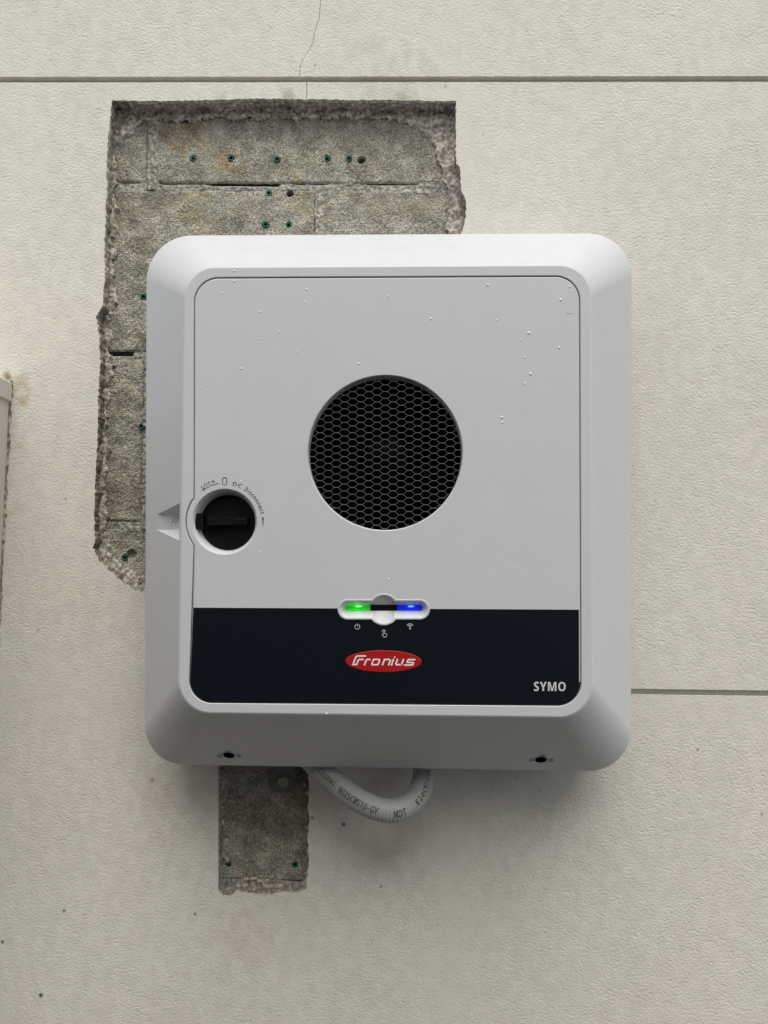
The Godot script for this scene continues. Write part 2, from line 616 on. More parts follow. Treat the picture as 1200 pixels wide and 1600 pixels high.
func field(poly: PackedVector2Array) -> Field:
	var f := Field.new()
	var lo := poly[0]
	var hi := poly[0]
	for p in poly:
		lo = lo.min(p); hi = hi.max(p)
	lo -= Vector2.ONE * 0.03
	hi += Vector2.ONE * 0.03
	f.o = lo
	f.w = int((hi.x - lo.x) / f.s) + 2
	f.h = int((hi.y - lo.y) / f.s) + 2
	f.d.resize(f.w * f.h)
	for y in f.h:
		for x in f.w:
			f.d[y * f.w + x] = sdist(lo + Vector2(x, y) * f.s, poly)
	return f

# height field over a tilted rectangle; fn(p: Vector2, u, v) -> [z, Color, keep]
func relief(u0: float, u1: float, v0: float, v1: float, step: float, rot: float, fn: Callable) -> MB:
	var mb := MB.new()
	var nu := maxi(2, int((u1 - u0) / step) + 1)
	var nv := maxi(2, int((v1 - v0) / step) + 1)
	var cs := cos(rot)
	var sn := sin(rot)
	var pos := PackedVector3Array()
	var col := PackedColorArray()
	var keep := PackedByteArray()
	for j in nv + 1:
		for i in nu + 1:
			var u := lerpf(u0, u1, float(i) / nu)
			var v := lerpf(v0, v1, float(j) / nv)
			var p := Vector2(u * cs - v * sn, u * sn + v * cs)
			var r: Array = fn.call(p, u, v)
			pos.append(Vector3(p.x, p.y, r[0])); col.append(r[1]); keep.append(1 if r[2] else 0)
	var W := nu + 1
	var nor := PackedVector3Array()
	nor.resize(pos.size())
	for j in nv + 1:
		for i in W:
			var a := pos[j * W + mini(i + 1, nu)] - pos[j * W + maxi(i - 1, 0)]
			var b := pos[mini(j + 1, nv) * W + i] - pos[maxi(j - 1, 0) * W + i]
			nor[j * W + i] = a.cross(b).normalized()
	for j in nv:
		for i in nu:
			var k := j * W + i
			if keep[k] + keep[k + 1] + keep[k + W] + keep[k + W + 1] < 4:
				continue
			mb.tri(pos[k], pos[k + 1], pos[k + W + 1], nor[k], nor[k + 1], nor[k + W + 1], col[k], col[k + 1], col[k + W + 1])
			mb.tri(pos[k], pos[k + W + 1], pos[k + W], nor[k], nor[k + W + 1], nor[k + W], col[k], col[k + W + 1], col[k + W])
	return mb

# what of a mesh lies on one side of the upright plane at x
func side_of(mb: MB, x: float, right: bool) -> MB:
	var o := MB.new()
	for i in range(0, mb.v.size(), 3):
		var p := []
		for k in 3:
			var a := mb.v[i + k]
			var b := mb.v[i + (k + 1) % 3]
			var ua := mb.uv[i + k]
			var ub := mb.uv[i + (k + 1) % 3]
			var ia := (a.x >= x) == right
			var ib := (b.x >= x) == right
			if ia:
				p.append([a, ua])
			if ia != ib:
				var t := (x - a.x) / (b.x - a.x)
				p.append([a.lerp(b, t), ua.lerp(ub, t)])
		for k in range(1, p.size() - 1):
			for q in [p[0], p[k], p[k + 1]]:
				o.v.append(q[0]); o.uv.append(q[1]); o.n.append(mb.n[i]); o.c.append(Color.WHITE)
	return o

func rot_uv(px: float, py: float) -> Vector2:
	var p := P(px, py, Z_BLOCK)
	return Vector2(p.x * cos(TILT) + p.y * sin(TILT), -p.x * sin(TILT) + p.y * cos(TILT))

var drill := []   # [centre, radius, depth]

func build_wall() -> void:
	n_a.seed = 1; n_a.frequency = 0.16; n_a.fractal_octaves = 4
	n_b.seed = 2; n_b.frequency = 0.035; n_b.fractal_octaves = 3
	n_c.seed = 3; n_c.frequency = 0.012; n_c.fractal_octaves = 4
	var wall := thing("rendered_wall", "cream rendered masonry wall with patches of bare grey blockwork behind the inverter", "wall")
	var main_px := [[176, 157], [250, 158], [330, 156], [400, 154], [480, 155], [560, 156], [640, 157], [700, 158], [713, 157], [713, 175], [712, 213], [713, 256], [719, 261], [720, 293], [728, 315], [727, 341], [721, 366], [712, 420], [690, 470],
		[560, 520], [380, 540], [318, 600], [305, 760], [290, 900], [250, 925], [226, 926], [212, 923], [191, 911], [175, 896], [157, 879], [145, 856], [149, 842], [147, 805], [149, 742], [153, 683], [153, 625], [156, 567], [155, 529], [150, 495], [161, 476], [164, 425], [163, 391], [165, 333], [167, 289], [167, 245], [172, 185], [174, 168]]
	var low_px := [[341, 1110], [480, 1110], [481, 1200], [483, 1240], [481, 1262], [484, 1282], [481, 1305], [482, 1335], [480, 1380], [477, 1390], [462, 1394], [436, 1394], [424, 1398], [392, 1396], [366, 1393], [361, 1400], [347, 1401], [341, 1391], [341, 1300]]
	var bm := px_line(main_px, 0.0)
	var bl := px_line(low_px, 0.0)
	var left_low := P(345, 1300, 0).x
	hole_main = roughen(bm, 0.0016, 0.0013, 0.0, func(p): return 0.75 if p.y > P(400, 170, 0).y else 0.95)
	hole_low = roughen(bl, 0.0013, 0.0013, 50.0, func(p): return 0.10 if p.x < left_low else 1.2)

	# --- rendered face, with its scored joints and hairline cracks cut into it
	var X := 1.7
	var e := edges_of(PackedVector2Array([Vector2(-X, 0.0), Vector2(X, 0.0), Vector2(X, 2.75), Vector2(-X, 2.75)]))
	e.append_array(edges_of(hole_main))
	e.append_array(edges_of(hole_low))
	var joints := []
	# [left px, right px] of the upper and lower edge of each scored joint
	for jt in [[[-900, 113.5], [2200, 126.5], [-900, 122.5], [2200, 135.5]], [[930, 1075.2], [2400, 1098.5], [930, 1084.5], [2400, 1108.0]]]:
		var q := []
		for k in 4:
			q.append(xy(P(jt[k][0], jt[k][1], 0)))
		if jt[0][0] < 0:
			q[0].x = -X; q[2].x = -X
		q[1].x = X; q[3].x = X
		var poly := PackedVector2Array()
		var n := 900
		for k in n + 1:
			var p: Vector2 = q[0].lerp(q[1], float(k) / n)
			if k > 0 and k < n:
				p.y += n_a.get_noise_2d(p.x * 900.0, 3.0) * 0.0005
			poly.append(p)
		for k in n + 1:
			var p: Vector2 = q[3].lerp(q[2], float(k) / n)
			if k > 0 and k < n:
				p.y += n_a.get_noise_2d(p.x * 900.0, 40.0) * 0.0004
			poly.append(p)
		joints.append(poly)
		# only the ends inside the sheet are walls; the sheet itself ends at X
		e.append_array(edges_of(poly))
	var cracks := []
	for cp in [[[503, -60], [501, 0], [499, 28], [493, 45], [489, 66], [484, 77], [473, 92], [469, 104], [468, 118.5]], [[479.2, 128], [479.6, 140], [479.0, 154]]]:
		var ln := px_line(cp, 0.0)
		var fine := PackedVector2Array()
		for i in ln.size() - 1:
			for k in 6:
				var p := ln[i].lerp(ln[i + 1], k / 6.0)
				fine.append(p + Vector2(n_a.get_noise_2d(p.y * 1400.0, 9.0), 0) * 0.0007)
		fine.append(ln[-1])
		var wdt := 0.00026 if cp.size() > 4 else 0.00035
		var poly := PackedVector2Array()
		for p in fine:
			poly.append(p + Vector2(-wdt * (1.0 + 0.6 * n_a.get_noise_2d(p.y * 800.0, 77.0)), 0))
		for i in range(fine.size() - 1, -1, -1):
			poly.append(fine[i] + Vector2(wdt, 0))
		cracks.append(poly)
		e.append_array(edges_of(poly))
	var face := MB.new()
	add_fill(face, scan_fill(e), 0.0)
	for poly in joints:
		var d := 0.0078
		for i in poly.size():
			var a: Vector2 = poly[i]
			var b: Vector2 = poly[(i + 1) % poly.size()]
			face.quad(Vector3(a.x, a.y, 0), Vector3(b.x, b.y, 0), Vector3(b.x, b.y, -d), Vector3(a.x, a.y, -d), Vector3(0, 1 if i > poly.size() / 2 else -1, 0.01))
	for i in face.v.size():
		face.uv.append(Vector2((face.v[i].x - UVX) / UVW, (UVY - face.v[i].y) / UVH))
	# the middle of the wall carries its own stains; the paint goes on plain to both sides
	var mid_part := side_of(side_of(face, UVX, true), UVX + UVW, false)
	part("render_coat", mid_part, M.plaster, wall)
	part("render_coat", side_of(face, UVX, false), M.plaster_plain, wall)
	part("render_coat", side_of(face, UVX + UVW, true), M.plaster_plain, wall)
	for poly in joints:
		var fl := MB.new()
		add_fill(fl, scan_fill(edges_of(poly)), -0.0078)
		part("scored_joint", fl, M.groove, wall)
	var cr := MB.new()
	for poly in cracks:
		add_fill(cr, scan_fill(edges_of(poly)), -0.002)
		for i in poly.size():
			var a: Vector2 = poly[i]
			var b: Vector2 = poly[(i + 1) % poly.size()]
			cr.quad(Vector3(a.x, a.y, 0), Vector3(b.x, b.y, 0), Vector3(b.x, b.y, -0.002), Vector3(a.x, a.y, -0.002), Vector3(0, 0, 1))
	part("crack", cr, std(Color(0.10, 0.095, 0.085), 0.9), wall)

	# --- torn edge of the render round each opening
	for hi in 2:
		var hole := hole_main if hi == 0 else hole_low
		var base := bm if hi == 0 else bl
		var cen := Vector2.ZERO
		for p in base:
			cen += p / base.size()
		var rings := []
		var cols := []
		var n := hole.size()
		for r in 13:
			var t := r / 12.0
			var ring := PackedVector3Array()
			var cr2 := PackedColorArray()
			for i in n:
				var p := hole[i]
				var tg := (hole[(i + 3) % n] - hole[(i - 3 + n) % n]).normalized()
				var inn := Vector2(-tg.y, tg.x)
				var lump := 0.5 * n_a.get_noise_3d(p.x * 1900.0, p.y * 1900.0, t * 34.0) + 1.1 * n_b.get_noise_3d(p.x * 1100.0, p.y * 1100.0, t * 30.0)
				var amt := 0.0022 if hi == 0 else (0.0002 if p.x < left_low else 0.0018)
				var q := p - inn * (lump * amt * minf(t * 4.0, 1.0) * -1.0) + inn * (t * (0.0012 + (0.010 * clampf(n_b.get_noise_2d(p.x * 1400.0, p.y * 1400.0 + 300.0) + 0.12, 0.0, 1.0) if hi == 0 else 0.0)))
				# layers: paint skin, grey finishing coat, pinkish scratch coat
				ring.append(Vector3(q.x, q.y, -0.031 * t))
				var k := 0.5 + 0.5 * clampf(n_b.get_noise_3d(p.x * 500.0, p.y * 500.0, t * 25.0) * 2.5, -1.0, 1.0)
				var k2 := clampf(n_a.get_noise_3d(p.x * 600.0, p.y * 600.0, t * 12.0) * 3.0 - 0.35, 0.0, 1.0)
				var c := Color(0.42, 0.375, 0.325).lerp(Color(0.64, 0.575, 0.51), k).lerp(Color(0.86, 0.80, 0.72), k2 * 0.85)
				if r <= 2:
					c = Color(0.78, 0.75, 0.69)
				cr2.append(c)
			rings.append(ring); cols.append(cr2)
		var em := MB.new()
		em.loft(rings, true, Vector3(cen.x, cen.y, -0.02), false, cols)
		part("torn_edge", em, M.mortar, wall)

	# --- what is left in the openings: blocks, mortar, lumps of render
	var fm := field(bm)
	var fl2 := field(bl)
	var cy := [rot_uv(300, 160 - 136.0).y, rot_uv(300, 291.0).y, rot_uv(190, 555).y, rot_uv(190, 820).y, 0.0, 0.0, 0.0]
	var course: float = cy[1] - cy[2]
	cy[0] = cy[1] + course
	cy[4] = cy[3] - course
	cy[5] = rot_uv(410, 1381).y
	cy[6] = cy[5] - course
	var xj: float = rot_uv(235, 250).x
	var xk: float = rot_uv(497, 330).x
	var len := (xk - xj) * 2.0
	var g := 0.009 * 0.5
	var stains := [[300, 210, 55, 50, Color(1.0, 0.74, 0.48), 0.8], [350, 255, 40, 35, Color(1.05, 0.72, 0.48), 0.75], [300, 330, 45, 40, Color(1.05, 0.84, 0.55), 0.75], [455, 330, 50, 60, Color(1.05, 0.86, 0.55), 0.8], [480, 250, 60, 50, Color(0.95, 0.85, 0.65), 0.4],
		[250, 190, 30, 25, Color(0.62, 0.66, 0.72), 0.6], [640, 210, 60, 60, Color(0.75, 0.77, 0.80), 0.5], [570, 190, 60, 25, Color(0.85, 0.87, 0.9), 0.4], [190, 340, 30, 60, Color(0.66, 0.58, 0.52), 0.7], [200, 250, 25, 30, Color(0.72, 0.62, 0.5), 0.5],
		[410, 195, 35, 12, Color(1.7, 1.55, 1.45), 0.8], [580, 205, 12, 7, Color(1.6, 1.5, 1.4), 0.7], [425, 320, 14, 8, Color(1.7, 1.6, 1.5), 0.5], [225, 440, 20, 50, Color(0.66, 0.70, 0.62), 0.6], [190, 470, 20, 40, Color(0.8, 0.7, 0.68), 0.6], [195, 740, 30, 60, Color(0.85, 0.86, 0.84), 0.5], [195, 615, 25, 35, Color(0.95, 0.88, 0.78), 0.5],
		[225, 825, 30, 14, Color(1.0, 0.95, 0.88), 0.5], [200, 893, 20, 9, Color(1.5, 1.48, 1.4), 0.7], [470, 1275, 14, 8, Color(1.4, 1.4, 1.3), 0.6], [425, 1345, 8, 30, Color(1.5, 1.5, 1.4), 0.4], [430, 1300, 40, 40, Color(0.95, 0.95, 0.95), 0.5]]
	var st2 := []
	for s in stains:
		st2.append([xy(P(s[0], s[1], Z_BLOCK)), s[2] * 0.000785, s[3] * 0.000785, s[4], s[5] * (0.55 if s[4].r > s[4].b + 0.12 else 0.9)])
	for d in [[565, 249, 5.2, 0.03], [453, 302, 5.0, 0.03], [510, 243.5, 1.5, 0.004], [205, 866, 7.0, 0.006]]:
		drill.append([xy(P(d[0], d[1], Z_BLOCK)), d[2] * 0.000785, d[3]])
	for q in PLUGS:
		drill.append([xy(P(q[0], q[1], Z_BLOCK)), 0.0030, 0.02])
	var tone := func(p: Vector2) -> Color:
		var c := Color(1.14, 1.12, 1.08)
		var f := 0.94 + 0.5 * n_c.get_noise_2d(p.x * 1000.0, p.y * 1000.0)
		c = Color(c.r * f, c.g * f, c.b * f)
		for s in st2:
			var d := Vector2((p.x - s[0].x) / s[1], (p.y - s[0].y) / s[2]).length() + 0.9 * n_b.get_noise_2d(p.x * 1000.0, p.y * 1000.0)
			if d < 1.0:
				var k: float = smoothstep(1.0, 0.35, d) * s[4]
				c = c.lerp(Color(c.r * s[3].r, c.g * s[3].g, c.b * s[3].b), k)
		return c
	var drilled := func(p: Vector2) -> float:
		var z := 0.0
		for d in drill:
			var r := p.distance_to(d[0])
			if r < d[1]:
				z = maxf(z, d[2])
		return z
	# each block: [u0, u1, v0, v1, which opening]
	var blocks := [[xj - len, xj, cy[1], cy[0], 0], [xj, xj + len, cy[1], cy[0], 0], [xk - len, xk, cy[2], cy[1], 0], [xk, xk + len, cy[2], cy[1], 0], [xj - len, xj, cy[3], cy[2], 0], [xj, xj + len, cy[3], cy[2], 0], [xk - len, xk, cy[4], cy[3], 0],
		[xj, xj + len, cy[5], cy[5] + course, 1], [xk - len, xk, cy[6], cy[5], 1]]
	var bi := 0
	for b in blocks:
		var fld: Field = fm if b[4] == 0 else fl2
		var hb := bm if b[4] == 0 else bl
		# the part of the block that the opening can show
		var lo := Vector2(1e9, 1e9)
		var hi2 := -lo
		for p in hb:
			var q := Vector2(p.x * cos(TILT) + p.y * sin(TILT), -p.x * sin(TILT) + p.y * cos(TILT))
			lo = lo.min(q); hi2 = hi2.max(q)
		var u0: float = maxf(b[0] + g, lo.x - 0.012)
		var u1: float = minf(b[1] - g, hi2.x + 0.012)
		var v0: float = maxf(b[2] + g, lo.y - 0.012)
		var v1: float = minf(b[3] - g, hi2.y + 0.012)
		if u1 - u0 < 0.004 or v1 - v0 < 0.002:
			continue
		bi += 1
		var dz := rng.randf_range(-0.0008, 0.0008)
		var seedz := bi * 31.0
		var mb := relief(u0, u1, v0, v1, 0.0014, TILT, func(p: Vector2, u: float, v: float) -> Array:
			var ed: float = minf(minf(u - b[0], b[1] - u), minf(v - b[2], b[3] - v)) - g
			ed += 0.0012 * n_a.get_noise_2d(p.x * 800.0, p.y * 800.0 + seedz) + 0.0004
			var z := Z_BLOCK + dz + 0.0011 * n_a.get_noise_3d(p.x * 1300.0, p.y * 1300.0, seedz) + 0.002 * n_c.get_noise_2d(p.x * 1500.0, p.y * 1500.0)
			if ed < 0.003:
				var k := clampf(1.0 - ed / 0.003, 0.0, 1.6)
				z -= k * k * 0.0032
			z -= drilled.call(p)
			return [z, tone.call(p), fld.at(p) > -0.014])
		part("block", mb, M.block, wall)
	# mortar joints: [u0, u1, v0, v1, vertical, opening]
	var mj := [[xj - len, xk + len, cy[1], false, 0], [xj - len, xk, cy[2], false, 0], [xj - len, xk, cy[3], false, 0], [xj - len, xk + len, cy[5], false, 1]]
	for m in mj:
		var fld: Field = fm if m[4] == 0 else fl2
		var hb := bm if m[4] == 0 else bl
		var lo := 1e9
		var hi3 := -1e9
		for p in hb:
			lo = minf(lo, p.x * cos(TILT) + p.y * sin(TILT)); hi3 = maxf(hi3, p.x * cos(TILT) + p.y * sin(TILT))
		var gap0 := rot_uv(318, 292).x
		var gap1 := rot_uv(442, 292).x
		var gap2 := rot_uv(570, 294).x
		var gap3 := rot_uv(660, 294).x
		var topj: bool = m[2] == cy[1]
		var midj: bool = m[2] == cy[2]
		var hid := rot_uv(207, 555).x
		var mb := relief(maxf(m[0], lo - 0.01), minf(m[1], hi3 + 0.01), m[2] - g - 0.003, m[2] + g + 0.002, 0.0011, TILT, func(p: Vector2, u: float, v: float) -> Array:
			var s: float = (v - m[2]) / g            # -1 bottom .. 1 top of the joint
			var z := Z_BLOCK - 0.0008 + 0.0016 * n_b.get_noise_2d(p.x * 350.0, p.y * 2200.0) + 0.0006 * n_a.get_noise_2d(p.x * 900.0, p.y * 900.0)
			z -= (0.0022 + 0.004 * n_b.get_noise_2d(p.x * 700.0, 20.0)) * smoothstep(0.4, 1.0, s)
			if topj:
				var gp := smoothstep(gap0, gap0 + 0.03, u) * (1.0 - smoothstep(gap1 - 0.02, gap1, u))
				var gp2 := smoothstep(gap2, gap2 + 0.01, u) * (1.0 - smoothstep(gap3 - 0.03, gap3, u))
				z -= 0.016 * gp * smoothstep(0.0, 0.45, s) + 0.005 * gp2 * smoothstep(0.5, 0.9, s)
			if midj and u < hid:
				z -= 0.012 * smoothstep(-0.3, 0.2, s)
			z -= drilled.call(p)
			var f := 0.9 + 0.35 * n_b.get_noise_2d(p.x * 500.0, p.y * 1500.0)
			return [z, Color(0.58 * f, 0.555 * f, 0.49 * f), fld.at(p) > -0.014])
		part("mortar_joint", mb, M.mortar, wall)
	for m in [[xj, cy[1], cy[0], 0.0062], [xk, cy[2], cy[1], 0.0048], [xj, cy[3], cy[2], 0.001]]:
		var mb := relief(m[0] - g - 0.002, m[0] + g + m[3], m[1] - g, m[2], 0.0011, TILT, func(p: Vector2, u: float, v: float) -> Array:
			var s: float = (u - m[0]) / g
			var z := Z_BLOCK + 0.0008 + 0.0011 * n_b.get_noise_2d(p.x * 600.0, p.y * 2400.0) + 0.0005 * n_a.get_noise_2d(p.x * 900.0, p.y * 900.0)
			z -= 0.004 * (1.0 - smoothstep(-1.2, -0.6, s + 0.5 * n_b.get_noise_2d(5.0, p.y * 900.0)))
			z -= 0.003 * smoothstep(1.6, 2.3, s + 0.6 * n_b.get_noise_2d(55.0, p.y * 900.0))
			var f := 0.88 + 0.3 * n_b.get_noise_2d(p.x * 700.0, p.y * 1500.0)
			return [z, Color(0.60 * f, 0.575 * f, 0.50 * f), fm.at(p) > -0.014])
		part("mortar_joint", mb, M.mortar, wall)
	# lumps of the old scratch coat clinging to the blocks along the edge
	for hi in 2:
		var fld: Field = fm if hi == 0 else fl2
		var lo := fld.o
		var hiq := fld.o + Vector2(fld.w - 2, fld.h - 2) * fld.s
		var tr := xy(P(690, 200, Z_BLOCK))
		var tl := xy(P(195, 185, Z_BLOCK))
		var topy := P(400, 178, Z_BLOCK).y
		var rgt := P(690, 330, Z_BLOCK).x
		var botl := xy(P(190, 895, Z_BLOCK))
		var mb := relief(lo.x, hiq.x, lo.y, hiq.y, 0.0016, 0.0, func(p: Vector2, _u: float, _v: float) -> Array:
			var d := fld.at(p)
			if d < -0.01 or d > 0.05:
				return [Z_BLOCK - 0.01, Color.WHITE, false]
			var w := 0.003
			if hi == 0:
				w += 0.022 * smoothstep(0.07, 0.01, p.distance_to(tr)) + 0.024 * smoothstep(0.04, 0.008, p.distance_to(tl)) + 0.012 * smoothstep(0.03, 0.01, p.distance_to(botl))
				w += 0.014 * smoothstep(topy - 0.014, topy, p.y) + 0.014 * smoothstep(rgt - 0.01, rgt, p.x)
				w += 0.006 * (1.0 - smoothstep(lo.x + 0.03, lo.x + 0.05, p.x))
			var k := d + 0.014 * n_b.get_noise_2d(p.x * 900.0, p.y * 900.0 + 100.0) + 0.005 * n_a.get_noise_2d(p.x * 800.0, p.y * 800.0)
			var t := (w - k) / 0.0022
			var z := Z_BLOCK - 0.0015 + clampf(t, -1.0, 1.0) * 0.005 + clampf(t, 0.0, 1.0) * (0.0016 * n_a.get_noise_2d(p.x * 900.0, p.y * 900.0) + 0.003 * n_b.get_noise_2d(p.x * 1100.0, p.y * 1100.0))
			var f := 0.5 + 0.5 * clampf(2.2 * n_b.get_noise_2d(p.x * 1700.0 + 40.0, p.y * 1700.0), -1.0, 1.0)
			var c := Color(0.56, 0.50, 0.44).lerp(Color(1.0, 0.90, 0.82), f)
			return [z, c, t > -1.0])
		part("scratch_coat", mb, M.mortar, wall)
	# back of the wall: what stands behind the blocks
	var bk := MB.new()
	bk.box(Vector3(0, 1.375, -0.165), Vector3(3.4, 2.75, 0.2))
	part("wall_core", bk, M.groove, wall)

# ------------------------------------------------------------------ wall plugs
const PLUGS := [[302, 248, "leftmost of the five in a row across the top block"], [361, 247, "second from the left in the row across the top block"], [433, 249, "middle one of the row across the top block"], [511, 249, "fourth from the left in the row across the top block"],
	[545, 248, "rightmost of the row, just left of the black drilled hole"], [420, 302, "in the mortar joint left of a drilled hole"], [415, 351, "left one of the pair just above the inverter top edge"], [451, 352, "right one of the pair just above the inverter top edge"],
	[224, 464, "half hidden at the inverter's upper left side"], [222, 667, "sticking out beside the inverter's left side, lit bright green"], [195, 871, "sunk in a gouge low in the large bare patch"], [357, 1351, "ragged one low in the small bare patch under the inverter"], [461, 1351, "neat one at the small bare patch's lower right corner"]]

func build_plugs() -> void:
	var proto: Node3D = null
	for i in PLUGS.size():
		var q: Array = PLUGS[i]
		var at := P(q[0], q[1], Z_BLOCK)
		var label := "green plastic wall plug, " + str(q[2])
		var o: Node3D
		if proto == null:
			o = thing("wall_plug", label, "wall plug", at, "green wall plugs left in the bare blockwork")
			proto = o
			var mb := MB.new()
			var rings := []
			var n := 24
			for pr in [[0.0034, -0.012], [0.0034, -0.0002], [0.0033, 0.0006], [0.0030, 0.0009], [0.0021, 0.0008], [0.0018, 0.0002], [0.0018, -0.012]]:
				var r := PackedVector3Array()
				for k in n:
					var a := TAU * k / n
					var rr: float = pr[0]
					if pr[1] > -0.005 and pr[0] > 0.0025:
						rr *= 1.12 if k % 6 < 2 else 0.94
					r.append(Vector3(cos(a) * rr, sin(a) * rr, pr[1]))
				rings.append(r)
			mb.loft(rings, true, Vector3(0, 0, -0.03))
			part("sleeve", mb, M.plug, o)
			var lg := MB.new()
			for k in 2:
				var a := PI * k + 0.4
				lg.box(Vector3(cos(a) * 0.0036, sin(a) * 0.0036, 0.0004), Vector3(0.0022, 0.0011, 0.0009), Basis(Vector3.BACK, a), 0.0002)
			part("lug", lg, M.plug, o)
		else:
			o = proto.duplicate()
			o.name = numbered("wall_plug")
			add_child(o)
			o.position = at
			o.set_meta("label", label)
		o.rotation = Vector3(rng.randf_range(-0.15, 0.15), rng.randf_range(-0.15, 0.15), rng.randf_range(0, TAU))
		if i == 9:
			o.position.z += 0.003
		if i == 11:
			o.rotation.x = 0.5
			o.position.z -= 0.001

# ------------------------------------------------------------------ inverter
# outline of a rounded four-sided shape given by pixel corners (TL, TR, BR, BL); extra: fractions along the bottom (right to left) and left (bottom to top) edges
func outline(px: Array, rad: Array, z: float, bottom: Array = [], left: Array = []) -> PackedVector3Array:
	var c := []
	for p in px:
		c.append(xy(P(p[0], p[1], z)))
	var s := (CAM_POS.z - z) / FOCAL
	var o := PackedVector3Array()
	var n := 20
	for k in 4:
		var a: Vector2 = c[k]
		var pv: Vector2 = (c[(k + 3) % 4] - a).normalized()
		var nx: Vector2 = (c[(k + 1) % 4] - a).normalized()
		var r: float = rad[k] * s
		var cen := a + (pv + nx) * r
		for i in n + 1:
			var t := PI * 0.5 * i / n
			var q := cen - nx * cos(t) * r - pv * sin(t) * r
			o.append(Vector3(q.x, q.y, z))
		var list: Array = bottom if k == 2 else left if k == 3 else []
		for t in list:
			var q: Vector2 = a.lerp(c[(k + 1) % 4], t)
			o.append(Vector3(q.x, q.y, z))
	return o

func blend(a: PackedVector3Array, b: PackedVector3Array, t: float, z := INF) -> PackedVector3Array:
	var o := PackedVector3Array()
	for i in a.size():
		var p := a[i].lerp(b[i], t)
		if z != INF:
			p.z = z
		o.append(p)
	return o

func inset(r: PackedVector3Array, d: float, z: float) -> PackedVector3Array:
	var o := PackedVector3Array()
	var n := r.size()
	for i in n:
		var a := r[(i - 1 + n) % n]
		var b := r[(i + 1) % n]
		var t := (b - a)
		t.z = 0
		t = t.normalized()
		o.append(Vector3(r[i].x + t.y * d, r[i].y - t.x * d, z))   # outlines run clockwise
	return o

func flat_poly(r: PackedVector3Array) -> PackedVector2Array:
	var o := PackedVector2Array()
	for p in r:
		o.append(xy(p))
	return o

# a point near a four-cornered patch, moved onto its ruled surface
func on_ruled(p: Vector3, c: Array, nn: Vector3) -> Vector3:
	var u: Vector3 = (c[1] - c[0]).normalized()
	var w := nn.cross(u)
	var q := []
	for k in c:
		q.append(Vector2((k - c[0]).dot(u), (k - c[0]).dot(w)))
	var g := Vector2((p - c[0]).dot(u), (p - c[0]).dot(w))
	var s := 0.5
	var t := 0.5
	for k in 6:
		var f: Vector2 = q[0] * (1 - s) * (1 - t) + q[1] * s * (1 - t) + q[2] * s * t + q[3] * (1 - s) * t - g
		var fs: Vector2 = (q[1] - q[0]) * (1 - t) + (q[2] - q[3]) * t
		var ft: Vector2 = (q[3] - q[0]) * (1 - s) + (q[2] - q[1]) * s
		var det := fs.x * ft.y - fs.y * ft.x
		s -= (f.x * ft.y - f.y * ft.x) / det
		t -= (fs.x * f.y - fs.y * f.x) / det
	return c[0] * (1 - s) * (1 - t) + c[1] * s * (1 - t) + c[2] * s * t + c[3] * (1 - s) * t

# four-cornered patch with cut-outs: loops[0] its corners, the others holes
func patch(mb: MB, loops: Array, nn: Vector3) -> void:
	var o: Vector3 = loops[0][0]
	var u := Vector3.UP.cross(nn).normalized()
	if u.length() < 0.5:
		u = Vector3.RIGHT
	var w := nn.cross(u)
	var e := PackedVector2Array()
	for l in loops:
		var poly := PackedVector2Array()
		for i in l.size():
			# long sides in short steps, so that the fill follows the ruled surface
			for k in 10:
				var p: Vector3 = l[i].lerp(l[(i + 1) % l.size()], k / 10.0)
				poly.append(Vector2((p - o).dot(u), (p - o).dot(w)))
		e.append_array(edges_of(poly))
	var t := scan_fill(e)
	for i in range(0, t.size(), 3):
		var v := []
		for k in 3:
			v.append(on_ruled(o + u * t[i + k].x + w * t[i + k].y, loops[0], nn))
		mb.flat(v[0], v[1], v[2], nn)

